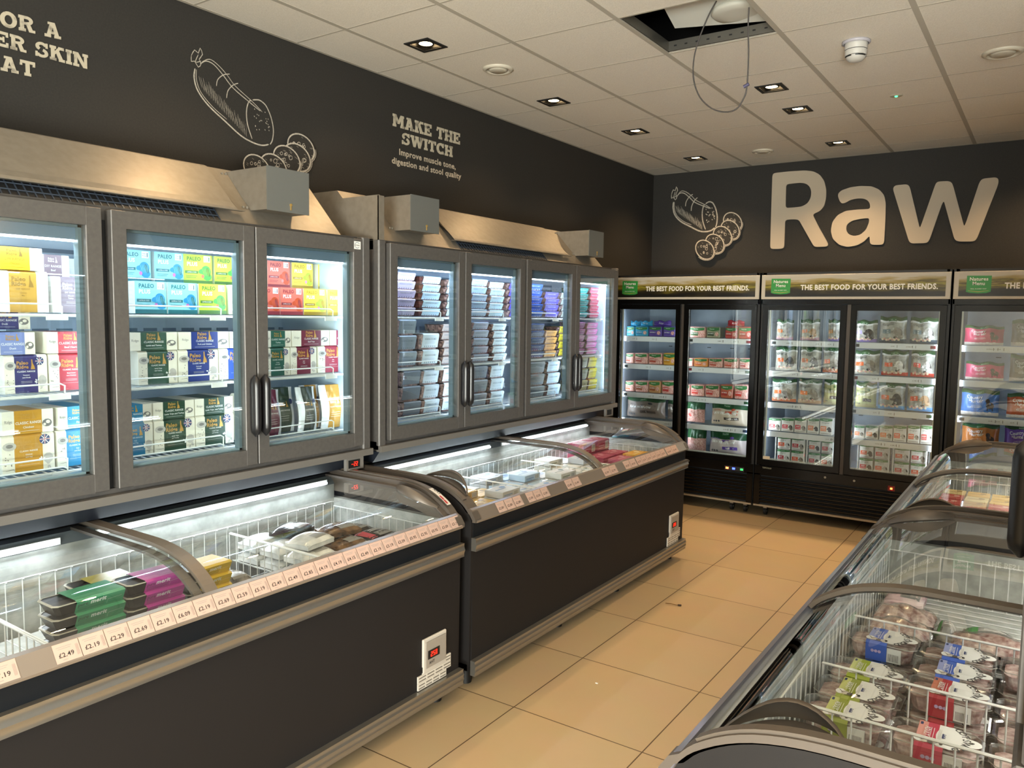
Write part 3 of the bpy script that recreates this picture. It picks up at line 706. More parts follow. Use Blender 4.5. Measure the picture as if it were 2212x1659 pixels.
    for (fa, fc, fz) in floors:
        b = MB(); b.box(fa, fc, 0.105, 0.72, fz-0.008, fz-0.005, FROST)
        for q in range(int((fc-fa)/0.05)+1): b.tube([(fa+q*0.05, 0.105, fz-0.003), (fa+q*0.05, 0.72, fz-0.003)], 0.0018, WIRE, 4, False)
        b.build('basket_floor', t)
    # tickets
    for (xa, xb, pr_) in prices:
        b = MB()
        sl = lambda u, v, e: (u, -0.0125+0.0305*v-e*1.2-0.0004, .7765+0.0455*v+e*0.8+0.0003)
        P = Print(b, sl); P.rect(xa, xb, 0.06, 0.97, PAPER)
        wv = xb-xa
        P.put(*[[(xa+wv*0.44+p[0]*wv*0.26, 0.30+p[1]*0.30) for p in text_geo(pr_, 0.02)[0]], text_geo(pr_, 0.02)[1], INK]) if pr_ else None
        P.rect(xa+wv*0.12, xa+wv*0.72, 0.78, 0.80, PRINTG); P.rect(xa+wv*0.18, xa+wv*0.66, 0.69, 0.71, PRINTG)
        for q in range(4): P.rect(xa+wv*(0.84+0.03*q), xa+wv*(0.85+0.03*q), 0.22, 0.75, PRINTG)
        P.rect(xa+wv*0.25, xa+wv*0.45, 0.16, 0.18, PRINTG)
        b.build('price_ticket', t)
    if thermostat:
        TX = L-0.175
        b = MB(); PW = mat('#cbc4ba', 0.45, name='thermostat_bezel')
        b.box(TX-0.075, TX+0.075, 0.004, 0.016, .205, .350, PW, 0.004)
        b.prism([(0.003, .228), (0.003, .335), (-0.001, .337), (-0.001, .226)], TX-0.062, TX+0.062, mat('#9b948b', 0.4))
        b.build('thermostat_panel', t)
        b = MB(); b.box(TX-0.052, TX+0.020, -0.003, 0.0, .262, .298, BLACKM); seven(b, TX-0.036, -0.003, .270, .020, temp, REDLED, 0.0005)
        P = Print(b, lambda u, v, e: (u, -0.0015-e, v)); P.text('AHT', TX-0.028, .240, .012, INK, 0.02)
        b.build('thermostat_display', t)
        b = MB()
        for row, (xa, xb) in enumerate(((TX-0.105, TX+0.075), (TX-0.105, TX+0.105), (TX-0.075, TX+0.105))):
            z = .145+row*0.030; b.box(xa, xb, 0.006, 0.012, z, z+0.029, mat('#d9d3c9', 0.45, name='vent_white'))
            n = int((xb-xa)/0.045)
            for i in range(n):
                for q in range(2): b.box(xa+0.005+i*(xb-xa)/n, xa-0.004+(i+1)*(xb-xa)/n, 0.0052, 0.0062, z+0.005+q*0.013, z+0.010+q*0.013, mat('#7b756c', 0.5))
        b.build('vent_grille', t)
    if brand:
        b = MB(); y0_, z0_ = 0.075, lid_z(0.075)
        def bs(u, v, e):
            y = 0.055+v; z = lid_z(y)+0.0165+e
            return (L-0.026+u, y-e*0.6, z)
        P = Print(b, bs); P.rect(-0.014, 0.012, 0.0, 0.105, mat('#cfc9bf', 0.4), 1, 8)
        P.rect(-0.010, 0.001, 0.006, 0.050, mat('#a8242a', 0.4), 1, 4)
        P.text('AHT', 0.002, 0.076, 0.014, INK, 0.03, rot=-math.pi/2)
        b.build('maker_badge', t)
    for x in (0.07, L*0.36, L*0.64, L-0.07):
        for y in (0.09, DEPTH-0.09):
            b = MB(); b.cyl((x, y), 0.026, 0.022, 0.0, 0.10, RUBBER, 12); b.build('foot', t)
    return t
CX = 1.35
# ticket layout from the photograph, as positions along each rail
def along(px): return solve(lambda y: pix((CX-0.003, y, .80))[0], px, -3.3, 1.9)
C1Y, C1L = -3.30, 2.44; C2Y, C2L = -0.785, 2.435
pr1 = ['£2.49', '£2.19', '£2.29', '£2.69', '£2.19', '£6.09', '£2.19', '£2.69', '£2.59', '£5.19', '£2.49', '£2.49', '£2.85', '£4.19', '£4.19', '£4.15', '£2.49', '£2.19', '£3.19', '£2.09', '£0.95', '£2.95', '£0.95', '£3.09', '£3.19']
y0 = along(116); y1 = along(993); n = len(pr1); tk1 = []
for i, s_ in enumerate(pr1):
    a = y0+(y1-y0)*i/n; tk1.append((a-C1Y+0.001, a+(y1-y0)/n-0.001-C1Y, s_))
a = along(38); tk1.insert(0, (a-0.066-C1Y, a-C1Y, '£7.19'))
chest(C1L, (CX, C1Y, 0), math.radians(90), 'charcoal glass-lidded chest freezer with red 25.0 display, nearest the camera under the wall freezer', tk1, [(-2.46-C1Y, .75), (-1.50-C1Y, .76)], True, [(0.5, 0.83, .60), (0.85, 1.79, .60), (1.81, 2.37, .65)], brand=True, temp='250')
tk2 = []
for pa, pb, m_, s_ in ((1073, 1128, 3, '£2.89'), (1138, 1185, 3, '£3.09'), (1222, 1253, 2, '£3.49'), (1303, 1332, 2, '£2.99'), (1348, 1374, 2, '£4.29'), (1375, 1437, 6, '£3.79'), (1439, 1463, 2, '£5.49')):
    a, c = along(pa), along(pb)
    for i in range(m_): tk2.append((a+(c-a)*i/m_+0.002-C2Y, a+(c-a)*(i+1)/m_-0.002-C2Y, s_))
chest(C2L, (CX, C2Y, 0), math.radians(90), 'charcoal glass-lidded chest freezer along the long wall, ending by the black glass-door fridges', tk2, [(0.775, .76), (1.45, .75)], True, [(0.075, 0.765, .68), (0.785, 1.44, .68), (1.46, 2.36, .68)], brand=False, temp='250')
# the aisle's right-hand pair, seen from above
XR_F = 2.80; AL = 2.05; AY = -0.02; BY = 2.16; BL = 2.11
def along_r(py): return solve(lambda y: pix((XR_F+0.003, y, .80))[1], py, -2.3, 2.4)
tkA = []
for pa, pb in ((1624, 1600), (1598, 1574), (1573, 1549), (1492, 1476), (1475, 1457), (1452, 1437), (1436, 1419), (1400, 1386), (1385, 1371), (1350, 1337), (1336, 1323), (1300, 1289), (1288, 1277), (1262, 1252), (1251, 1242), (1225, 1217), (1216, 1208)):
    a, c = along_r(pa), along_r(pb); tkA.append((AY-c, AY-a, '£3.25'))
chest(AL, (XR_F, AY, 0), math.radians(-90), 'glass-lidded chest freezer full of clear meat trays, nearest the camera across the aisle', tkA, [(0.715, .70), (1.155, .70), (1.445, .705)], False, [(0.08, 0.705, .60), (0.725, 1.145, .485), (1.165, 1.435, .485), (1.455, 1.97, .485)], tube=1.0, tcol=(1.0, 0.93, 0.80), railc='#7c7b86', tend=0.45)  # bluish rail colour stands in for fridge light reflected on it
chest(BL, (XR_F, BY, 0), math.radians(-90), 'glass-lidded chest freezer beyond the meat-tray freezer, close to the black fridges', [], [(0.24, .72), (1.26, .72)], False, [(0.08, 0.23, .62), (0.25, 1.25, .62), (1.27, 2.03, .62)], tube=1.0, tcol=(1.0, 0.93, 0.80), railc='#7c7b86', tend=0.45)  # same rail tint, reflected fridge light put into the colour
# ================================================================== wall freezers above the chests
CABIN = noisy('freezer_inside', '#b9cbdc', '#cddbe8', 6, 0.45, bump=0.04)
CABDK = mat('#6d7f92', 0.45, name='evaporator_panel')
GASK = mat('#24272a', 0.5)
def wall_freezer(L, loc, rotz, label, doors, pairs, boxes, hood, hood_grille, slope_ends, temp, z0=1.0, z1=2.035, lit=True, trim=True, lcol=(0.70, 0.86, 1.0), badge=None, shelf_z=(1.116, 1.385, 1.655)):
    """front of the doors at y=0, depth towards +y; doors: list of (x0, x1, handle side)"""
    t = root('wall_freezer', loc, rotz, label, 'wall freezer', 'glass-door wall freezers')
    D = 0.62
    b = MB()
    b.box(0, L, 0.05, D, z1-0.05, z1, DOORF); b.box(0.0, L, 0.03, D, z0, z0+0.045, DOORF)
    for x0 in (0, L-0.05): b.box(x0, x0+0.05, 0.012, D, z0, z1-0.001, DOORF, 0.006)
    b.box(0, L, D-0.03, D, z0, z1, DOORF)
    b.build('cabinet_shell', t)
    b = MB(); e = 0.004
    b.box(0.05, L-0.05, D-0.07, D-0.03, z0+0.045, z1-0.05, CABIN)
    b.box(0.05, 0.085, 0.07, D-0.03, z0+0.045, z1-0.05, CABIN); b.box(L-0.085, L-0.05, 0.07, D-0.03, z0+0.045, z1-0.05, CABIN)
    b.box(0.05, L-0.05, 0.06, D-0.03, z1-0.075, z1-0.05, CABIN)
    b.box(0.05, L-0.05, 0.055, D-0.03, z0+0.045, z0+0.10, CABIN)
    for k in range(6): b.box(0.09, L-0.09, D-0.078, D-0.07, 1.72+k*0.035, 1.735+k*0.035, CABDK)
    b.box(0.05, L-0.05, 0.046, 0.056, z1-0.125, z1-0.05, CABDK)
    b.build('inner_liner', t)
    # ventilated rear duct seen between the shelves
    b = MB()
    for k in range(int(L/0.09)):
        b.box(0.1+k*0.09, 0.16+k*0.09, D-0.075, D-0.069, 1.50, 1.60, CABDK)
    b.build('air_duct', t)
    LS = [d[0] for d in doors]+[doors[-1][1]]
    b = MB(); b.box(0.09, L-0.09, 0.056, 0.066, z1-0.132, z1-0.122, LED); b.build('led_strip', t)
    for x in [(doors[i][1]+doors[i+1][0])/2 for i in range(len(doors)-1)]:
        b = MB(); b.box(x-0.018, x+0.018, 0.046, 0.062, z0+0.045, z1-0.05, mat('#9fb0bd', 0.4)); b.box(x-0.026, x+0.026, 0.0425, 0.046, z0+0.045, z1-0.05, BLACKM); b.box(x-0.022, x-0.018, 0.048, 0.058, z0+0.12, z1-0.15, LED); b.box(x+0.018, x+0.022, 0.048, 0.058, z0+0.12, z1-0.15, LED)
        b.build('mullion', t)
    if lit:
        M_ = Matrix.Translation(Vector(loc)) @ Matrix.Rotation(rotz, 4, 'Z')
        for d in doors:
            w_ = d[1]-d[0]; p = M_ @ Vector(((d[0]+d[1])/2, 0.072, z1-0.137))
            o = area('freezer_light', p, w_*0.9, 0.03, K_CAB, lcol); o.rotation_euler = (math.radians(22), 0, rotz)
        xs_ = [doors[0][0]+0.05]+[d[1] for d in doors]
        for i, x in enumerate(xs_):
            p = M_ @ Vector((x-(0.0 if 0 < i < len(xs_)-1 else (0.045 if i else 0)), 0.066, (z0+z1)/2))
            o = area('freezer_light_vertical', p, 0.02, 0.75, K_CAB*0.5, lcol); o.rotation_euler = (math.radians(90), 0, rotz+math.pi)
            o.rotation_euler = (math.radians(90), 0, rotz)
            # local -Z must look into the cabinet (+y of the cabinet)
            o.rotation_euler = (math.radians(90), 0, rotz)
    # doors
    for i, (x0, x1, hs) in enumerate(doors):
        b = MB(); fw = 0.055; za, zb = 1.046, 2.020
        b.box(x0, x0+fw, 0, 0.042, za, zb, DOORF, 0.0025); b.box(x1-fw, x1, 0, 0.042, za, zb, DOORF, 0.0025)
        b.box(x0+fw-0.003, x1-fw+0.003, 0.0003, 0.042, za, za+0.065, DOORF); b.box(x0+fw-0.003, x1-fw+0.003, 0.0003, 0.042, zb-0.062, zb, DOORF)
        d = b.build('door', t)
        g = MB(); g.box(x0+fw-0.002, x1-fw+0.002, 0.008, 0.012, za+0.06, zb-0.058, G_DOOR); g.build('glass_pane', d)
        g = MB()
        for (p, q, r_, s_) in ((x0+fw, x0+fw+0.012, za+.065, zb-.062), (x1-fw-0.012, x1-fw, za+.065, zb-.062)): g.box(p, q, 0.03, 0.06, r_, s_, mat('#66747a', 0.35))
        g.box(x0+fw, x1-fw, 0.03, 0.06, za+.065, za+.073, mat('#8fa2aa', 0.35)); g.box(x0+fw, x1-fw, 0.03, 0.06, zb-.070, zb-.062, mat('#66747a', 0.35))
        g.build('inner_frame', d)
        if hs:
            g = MB(); xc = x1-0.022 if hs > 0 else x0+0.022
            n = 14; R_ = []
            for k in range(n+1):
                f_ = k/n; z = 1.165+0.255*f_; s_ = min(1.0, math.sin(math.pi*f_)*3.2)**0.5 if 0 < f_ < 1 else 0.15
                R_.append([(xc+0.019*s_*math.cos(a), -0.018+0.026*s_*math.sin(a), z) for a in [2*math.pi*j/14 for j in range(14)]])
            g.loft(R_, mat('#1b1a1c', 0.3, name='handle_black'), True, True, True); g.build('handle', d)
        if badge and badge[0] == i:
            g = MB(); P = Print(g, lambda u, v, e: (u, -e, v)); bx = x1-0.052
            P.rect(bx, bx+0.042, zb-0.048, zb-0.012, WHITE)
            P.line([(bx+0.021+0.016*math.cos(a), zb-0.030+0.013*math.sin(a)) for a in [0.5+5.2*k/16 for k in range(17)]], 0.0022, mat('#28406e', 0.4))
            P.text(badge[1], bx+0.020, zb-0.033, 0.006, INK, 0.03); g.build('maker_badge', d)
    # wire shelves
    for k, z in enumerate(shelf_z):
        for i, (x0, x1, hs) in enumerate(doors):
            b = MB(); a, c = x0+0.02, x1-0.02
            b.tube([(a, 0.10, z), (c, 0.10, z)], 0.006, WIRE, 6); b.tube([(a, D-0.09, z), (c, D-0.09, z)], 0.004, WIRE, 5)
            for q in range(int((c-a)/0.03)+1): b.tube([(a+q*0.03, 0.10, z+0.003), (a+q*0.03, D-0.09, z+0.003)], 0.0018, WIRE, 4, False)
            for hh in ((0.038, 0.0) if k else (0.055, 0.02)):
                if hh: b.tube([(a+0.01, 0.096, z+hh), (c-0.09, 0.096, z+hh), (c-0.075, 0.096, z+hh-0.008), (c-0.075, 0.098, z+0.002)], 0.0030, WIRE, 5)
            b.tube([(a+0.02, 0.12, z-0.004), (a+0.2, 0.3, z-0.03), (a+0.25, 0.5, z-0.03)], 0.003, WIRE, 4)
            b.build('wire_shelf', t)
            b = MB(); b.box(c-0.13, c-0.06, 0.086, 0.092, z-0.016, z+0.004, WHITE); b.build('shelf_clip', t)
    # bottom rail, dark under-panel, controller
    if not trim:
        b = MB(); b.box(0.0, L, 0.0, 0.5, z0-0.03, z0, DOORF, 0.006); b.build('bottom_rail', t)
    if trim: b = MB(); b.box(0.0, L, -0.004, 0.03, z0-0.004, z0+0.026, mat('#7a7671', 0.4, 0.3)); b.build('bottom_rail', t)
    if trim: b = MB(); b.prism([(0.015, z0-0.004), (0.06, z0-0.062), (0.5, z0-0.062), (0.5, z0-0.004)], 0.004, L-0.06, mat('#20252e', 0.4)); b.build('under_panel', t)
    xa = L-0.17
    if trim:
     b = MB()
     b.box(xa, xa+0.11, 0.002, 0.02, z0-0.062, z0-0.004, mat('#77736e', 0.4)); b.box(xa+0.012, xa+0.085, 0.0, 0.004, z0-0.052, z0-0.014, BLACKM)
     if temp: seven(b, xa+0.030, 0.0, z0-0.044, .020, temp, REDLED, 0.0005)
     b.build('controller', t)
    # sloping condenser housing on top
    sx0, sx1 = slope_ends
    def yd(z): return 0.70-(0.40+(2.285-z)*0.93)          # slope plane, cabinet depth from front
    b = MB(); prof = [(yd(2.03), 2.03), (yd(2.285), 2.285), (D+0.04, 2.285), (D+0.04, 2.03)]
    b.prism(prof, sx0, sx1, STEEL); b.build('condenser_housing', t)
    if hood:
        hx0, hx1 = hood; b = MB()
        b.prism([(yd(2.095)-0.045, 2.088), (yd(2.27)-0.004, 2.283), (yd(2.285), 2.289), (yd(2.285)+0.01, 2.285), (yd(2.095)-0.038, 2.098)], hx0, hx1, STEEL)
        b.box(hx0, hx1+0.035, yd(2.095)-0.047, yd(2.095)-0.02, 2.086, 2.0885, STEEL)
        b.build('air_hood', t)
        gx0, gx1 = hood_grille; b = MB(); G_ = mat('#39424f', 0.45, 0.3)
        def gs(z): return yd(z)-0.004
        b.prism([(gs(2.03), 2.03), (gs(2.10), 2.10), (gs(2.10)+0.003, 2.10), (gs(2.03)+0.003, 2.03)], gx0, gx1, mat('#05060a', 0.6))
        n = int((gx1-gx0)/0.026)
        for i in range(n+1):
            x = gx0+(gx1-gx0)*i/n; b.prism([(gs(2.03)-0.003, 2.03), (gs(2.10)-0.003, 2.10), (gs(2.10), 2.10), (gs(2.03), 2.03)], x-0.002, x+0.002, G_)
        for z in (2.032, 2.055, 2.078): b.box(gx0, gx1, gs(z)-0.004, gs(z), z-0.002, z+0.002, G_)
        b.build('vent_grille', t)
    for (bx0, bx1) in boxes:
        b = MB(); zt, zb_ = 2.275, 2.10
        BX = noisy('grey_cover', '#8d8b85', '#969389', 40, 0.45, 0.4)
        b.prism([(0.02, zt), (yd(zt), zt), (yd(zb_), zb_), (0.02, zb_)], bx0, bx1, STEEL)
        b.box(bx0-0.001, bx1+0.001, 0.017, 0.021, zb_-0.003, zt+0.002, mat('#6f716e', 0.45, 0.3, name='cover_front'))
        bo = b.build('cable_box', t)
        b = MB(); b.cyl(((bx0+bx1)/2+0.01, zb_+0.03), 0.006, 0.006, 0.013, 0.018, mat('#c7a35f', 0.4, 0.6), 10, axis='y')
        b.box((bx0+bx1)/2+0.0075, (bx0+bx1)/2+0.0125, 0.014, 0.018, zb_+0.008, zb_+0.03, mat('#c7a35f', 0.4, 0.6)); b.build('keyhole', bo)
        for z in (zt-0.012, zb_+0.012):
            b = MB(); b.cyl((bx0-0.012, z), 0.006, 0.005, yd(z)-0.006, yd(z)+0.003, ALU, 8, axis='y'); b.build('bolt', bo)
            b = MB(); b.cyl((bx0-0.03, z), 0.005, 0.004, yd(z)-0.006, yd(z)+0.003, ALU, 8, axis='y'); b.build('bolt', bo)
    return t
W1Y, W1L = -3.29, 2.548; W2Y, W2L = -0.685, 2.538
dd1 = [(-3.228-W1Y, -2.632-W1Y, 1), (-2.626-W1Y, -2.030-W1Y, -1), (-1.998-W1Y, -1.409-W1Y, 1), (-1.403-W1Y, -0.808-W1Y, -1)]
c1 = wall_freezer(W1L, (0.70, W1Y, 0), math.radians(90), 'grey wall freezer stocked with printed cartons, nearer the camera', dd1, None, [(-1.33-W1Y, -1.11-W1Y)], (-3.2-W1Y, -1.43-W1Y), (-3.1-W1Y, -1.52-W1Y), (0.1, -0.875-W1Y), '-22', badge=(3, 'KOXKA'))
dd2 = [(-0.618-W2Y, -0.022-W2Y, 1), (-0.018-W2Y, 0.578-W2Y, -1), (0.598-W2Y, 1.202-W2Y, 1), (1.206-W2Y, 1.812-W2Y, -1)]
c2 = wall_freezer(W2L, (0.70, W2Y, 0), math.radians(90), 'grey wall freezer stocked with sleeved meat trays, farther along the wall', dd2, None, [(-0.45-W2Y, -0.23-W2Y), (1.40-W2Y, 1.61-W2Y)], (-0.02-W2Y, 1.23-W2Y), (0.03-W2Y, 0.93-W2Y), (0.004, 1.70-W2Y), None, lcol=(0.62, 0.76, 1.0))
b = MB(); b.box(0.0, 0.008, 0.012, 0.60, 2.03, 2.243, STEEL); b.box(0, 0.035, 0.010, 0.02, 2.03, 2.24, STEEL); b.build('side_cover', c2)
# cabinet over the right-hand chests, met almost edge-on
RC = 3.372
c3 = wall_freezer(2.1, (RC, 0.01, 0), math.radians(-90), 'dark grey wall freezer seen edge-on with a black door handle, across the aisle', [(0.05, 0.62, 1), (0.63, 1.03, 0), (1.04, 1.45, 1), (1.455, 2.05, -1)], None, [], None, None, (0.1, 2.0), None, lit=False, trim=False)
# ================================================================== black glass-door fridges
FY = 3.13
SIGNP = None
def landscape():
    m = bpy.data.materials.new('printed_meadow'); m.use_nodes = True; N, L = nodes(m); b = N['Principled BSDF']
    tc = N.new('ShaderNodeTexCoord'); sp = N.new('ShaderNodeSeparateXYZ'); nz = N.new('ShaderNodeTexNoise'); mp = N.new('ShaderNodeMapping')
    mp.inputs['Scale'].default_value = (2.5, 1, 16); nz.inputs['Scale'].default_value = 1.6; nz.inputs['Detail'].default_value = 8
    L.new(tc.outputs['Object'], mp.inputs[0]); L.new(mp.outputs[0], nz.inputs[0]); L.new(tc.outputs['Object'], sp.inputs[0])
    mr = N.new('ShaderNodeMapRange'); mr.inputs[1].default_value = 1.856; mr.inputs[2].default_value = 2.018; mr.clamp = False
    ad = N.new('ShaderNodeMath'); ad.operation = 'MULTIPLY_ADD'; ad.inputs[1].default_value = 0.9
    sb = N.new('ShaderNodeMath'); sb.operation = 'SUBTRACT'; sb.inputs[1].default_value = 0.45
    L.new(sp.outputs['Z'], mr.inputs[0]); L.new(nz.outputs['Fac'], ad.inputs[0]); L.new(mr.outputs[0], ad.inputs[2]); L.new(ad.outputs[0], sb.inputs[0])
    rp = N.new('ShaderNodeValToRGB'); L.new(sb.outputs[0], rp.inputs[0]); el = rp.color_ramp.elements
    el[0].position = 0.10; el[0].color = hexc('#120f09'); el[1].position = 0.92; el[1].color = hexc('#b5ad9c')
    for p_, c_ in ((0.28, '#2a230f'), (0.42, '#5c5218'), (0.52, '#8a8128'), (0.60, '#4f4417'), (0.68, '#857430'), (0.78, '#9c8a58')):
        e = el.new(p_); e.color = hexc(c_)
    L.new(rp.outputs[0], b.inputs['Base Color']); b.inputs['Roughness'].default_value = 0.35
    return m
MEADOW = landscape(); SGREEN = mat('#2f8a3c', 0.4, name='brand_green'); OFFW = mat('#b9b1a2', 0.45, name='sign_border')
RAILW = mat('#e3e9f4', 0.35, name='shelf_price_rail')
FIN = noisy('fridge_inside', '#87919f', '#97a1ad', 5, 0.45)
def black_fridge(x0, x1, label, controls, logo_x):
    t = root('glass_door_fridge', (0, FY, 0), 0, label, 'fridge', 'black double-door display fridges')
    D = 0.74; L = x1-x0; zt = 2.055
    b = MB()
    b.box(x0, x0+0.035, 0.02, D, 0.10, zt, BLACKM); b.box(x1-0.035, x1, 0.02, D, 0.10, zt, BLACKM)
    b.box(x0, x1, D-0.04, D, 0.10, zt, BLACKM); b.box(x0, x1, 0.02, D, zt-0.22, zt, BLACKM)
    b.box(x0, x1, 0.05, D, 0.10, 0.44, BLACKM); b.box(x0+0.002, x1-0.002, 0.0, 0.05, 1.795, 1.835, BLACKP)
    b.box(x0, x0+0.014, 0.0, 0.03, 1.80, zt, BLACKP); b.box(x1-0.014, x1, 0.0, 0.03, 1.80, zt, BLACKP)
    b.build('cabinet', t)
    b = MB(); b.box(x0+0.035, x0+0.05, 0.06, D-0.04, 0.44, 1.80, FIN).box(x1-0.05, x1-0.035, 0.06, D-0.04, 0.44, 1.80, FIN).box(x0+0.035, x1-0.035, D-0.06, D-0.04, 0.44, 1.80, FIN).box(x0+0.035, x1-0.035, 0.06, D-0.04, 1.785, 1.80, FIN).box(x0+0.035, x1-0.035, 0.06, D-0.04, 0.44, 0.455, FIN)
    xm = (x0+x1)/2
    for k in range(5):
        for x in (x0+0.28, x0+0.45, xm, x1-0.45, x1-0.28): b.box(x-0.018, x+0.018, D-0.062, D-0.06, 1.02+k*0.18-0.35, 1.027+k*0.18-0.35, BLACKM)
    b.build('inner_liner', t)
    b = MB(); b.box(x0+0.003, x1-0.003, -0.012, 0.02, 1.836, 2.035, OFFW, 0.002); h_ = b.build('header_sign', t)
    b = MB(); b.box(x0+0.035, x1-0.035, -0.0125, -0.0115, 1.856, 2.018, MEADOW); b.build('printed_picture', h_)
    b = MB(); P = Print(b, lambda u, v, e: (u, -0.0135-e*2, v)); lx = x0+0.16*1.0
    g = [(lx-0.075, 2.004), (lx-0.077, 1.888), (lx-0.05, 1.880), (lx, 1.876), (lx+0.05, 1.879), (lx+0.077, 1.888), (lx+0.079, 2.002)]
    P.poly(g, SGREEN); W_ = mat('#e9e4da', 0.45)
    P.text('Natures', lx, 1.968, 0.024, W_, 0.02, maxw=0.125); P.text('Menu', lx, 1.936, 0.024, W_, 0.02, maxw=0.09); P.text('MEAL IN EVERY WAY', lx, 1.905, 0.008, W_, 0.0, maxw=0.10)
    P.line([(lx-0.065, 1.896), (lx, 1.888), (lx+0.065, 1.896)], 0.004, mat('#b8a24a', 0.4)); b.build('brand_panel', h_)
    b = MB(); P = Print(b, lambda u, v, e: (u, -0.0135-e*2, v))
    P.text('THE BEST FOOD FOR YOUR BEST FRIENDS.', x0+0.32+(L-0.32-0.085)/2, 1.911, 0.040, W_, 0.034, maxw=L-0.32-0.085); b.build('slogan', h_)
    # doors
    for k, (a, c) in enumerate(((x0+0.018, xm-0.020), (xm+0.012, x1-0.018))):
        fw = 0.046; za, zb = 0.445, 1.792; b = MB()
        b.box(a, a+fw, 0, 0.045, za, zb, BLACKP, 0.002); b.box(c-fw, c, 0, 0.045, za, zb, BLACKP, 0.002)
        b.box(a+fw-0.002, c-fw+0.002, 0.0002, 0.045, za, za+0.048, BLACKP); b.box(a+fw-0.002, c-fw+0.002, 0.0002, 0.045, zb-0.045, zb, BLACKP)
        d = b.build('door', t)
        g = MB(); g.box(a+fw-0.001, c-fw+0.001, 0.01, 0.014, za+0.045, zb-0.042, G_DOOR); g.build('glass_pane', d)
        g = MB(); n = 60
        for i in range(n): g.box(a+fw+0.004+i*(c-a-2*fw-0.008)/n, a+fw+0.004+(i+0.55)*(c-a-2*fw-0.008)/n, 0.016, 0.03, za+0.050, za+0.060, WHITE)
        g.build('grille_trim', d)
        if k == 0:
            g = MB(); g.box(a+fw+0.004, a+fw+0.06, 0.006, 0.0085, za+0.052, za+0.078, mat('#c9bda6', 0.5)); g.build('sticker', d)
    b = MB(); b.box(xm-0.018, xm+0.010, 0.02, 0.06, 0.44, 1.80, mat('#4c453f', 0.4, 0.4)); b.build('centre_post', t)
    # vertical led columns
    for x, s_ in ((x0+0.062, 1), (xm-0.004, 0), (x1-0.062, -1)):
        b = MB(); b.box(x-0.012, x+0.012, 0.050, 0.058, 0.50, 1.76, WHITE)
        for k in range(26): b.box(x-0.004, x+0.004, 0.058, 0.061, 0.52+k*0.048, 0.532+k*0.048, LED)
        b.build('led_strip', t)
        for zz in ((1.13,)):
            o = area('fridge_light', (x+s_*0.01, FY+0.066, zz), 0.02, 1.2, K_FRIDGE*(1.3 if s_ == 0 else 1.0), (0.86, 0.92, 1.0)); o.rotation_euler = (math.radians(90), 0, 0)
    # shelves with price rails
    for k, z in enumerate((1.495, 1.237, 0.971, 0.726)):
        for i, (a, c) in enumerate(((x0+0.072, xm-0.020), (xm+0.028, x1-0.072))):
            b = MB(); b.box(a, c, 0.085, 0.55, z-0.022, z-0.016, WIRE); 
            for q in range(3): b.tube([(a+0.01, 0.10, z-0.05-q*0.0), (a+0.01, 0.16, z-0.05)], 0.004, WIRE, 4)
            s_ = b.build('shelf', t)
            b = MB(); b.box(a, c, 0.072, 0.082, z-0.043, z+0.003, RAILW, 0.002)
            P = Print(b, lambda u, v, e: (u, 0.072-e, v)); rnd = random.Random(int(k*7+i+x0*10))
            if rnd.random() < 0.5: P.rect(a+0.008, a+0.045, z-0.031, z-0.008, rnd.choice([mat('#2c3136', 0.5), mat('#7d2430', 0.5)]))
            if rnd.random() < 0.6: P.rect(c-0.05, c-0.012, z-0.031, z-0.008, rnd.choice([mat('#22314f', 0.5), mat('#7d2430', 0.5), mat('#1f4a33', 0.5)]))
            for q in range(rnd.choice((2, 3, 4))):
                u = a+0.08+(c-a-0.14)*rnd.random(); P.text(rnd.choice(('£3.99', '£4.49', '£2.79')), u, z-0.024, 0.008, INK); P.rect(u+0.03, u+0.033, z-0.030, z-0.010, INK)
            b.build('price_rail', s_)
    # grille plinth
    b = MB()
    b.box(x0+0.002, x1-0.002, 0.0, 0.05, 0.36, 0.440, BLACKP)
    for k in range(8): b.prism([(0.0, 0.345-k*0.029), (0.0, 0.333-k*0.029), (0.022, 0.323-k*0.029), (0.022, 0.345-k*0.029)], x0+0.05, x1-0.05, BLACKP)
    b.box(x0+0.002, x0+0.05, 0.0, 0.05, 0.10, 0.37, BLACKP); b.box(x1-0.05, x1-0.002, 0.0, 0.05, 0.10, 0.37, BLACKP)
    b.box(x0+0.002, x1-0.002, 0.03, 0.05, 0.10, 0.37, BLACKM)
    b.build('plinth_grille', t)
    b = MB(); b.box(x0+0.004, x1-0.004, -0.006, 0.03, 0.092, 0.106, mat('#a0937f', 0.4, 0.3)); b.build('bottom_strip', t)
    for x in (xm-0.12, xm+0.10):
        b = MB(); b.cyl((x, 0.405), 0.009, 0.008, -0.004, 0.0, ALU, 12, axis='y'); b.cyl((x, 0.405), 0.003, 0.003, -0.0045, -0.004, BLACKM, 8, axis='y'); b.build('lock', t)
    b = MB(); P = Print(b, lambda u, v, e: (u, -e, v)); P.text('TEFCOLD', logo_x, 0.418, 0.012, mat('#8f9080', 0.4), 0.02); b.build('maker_logo', t)
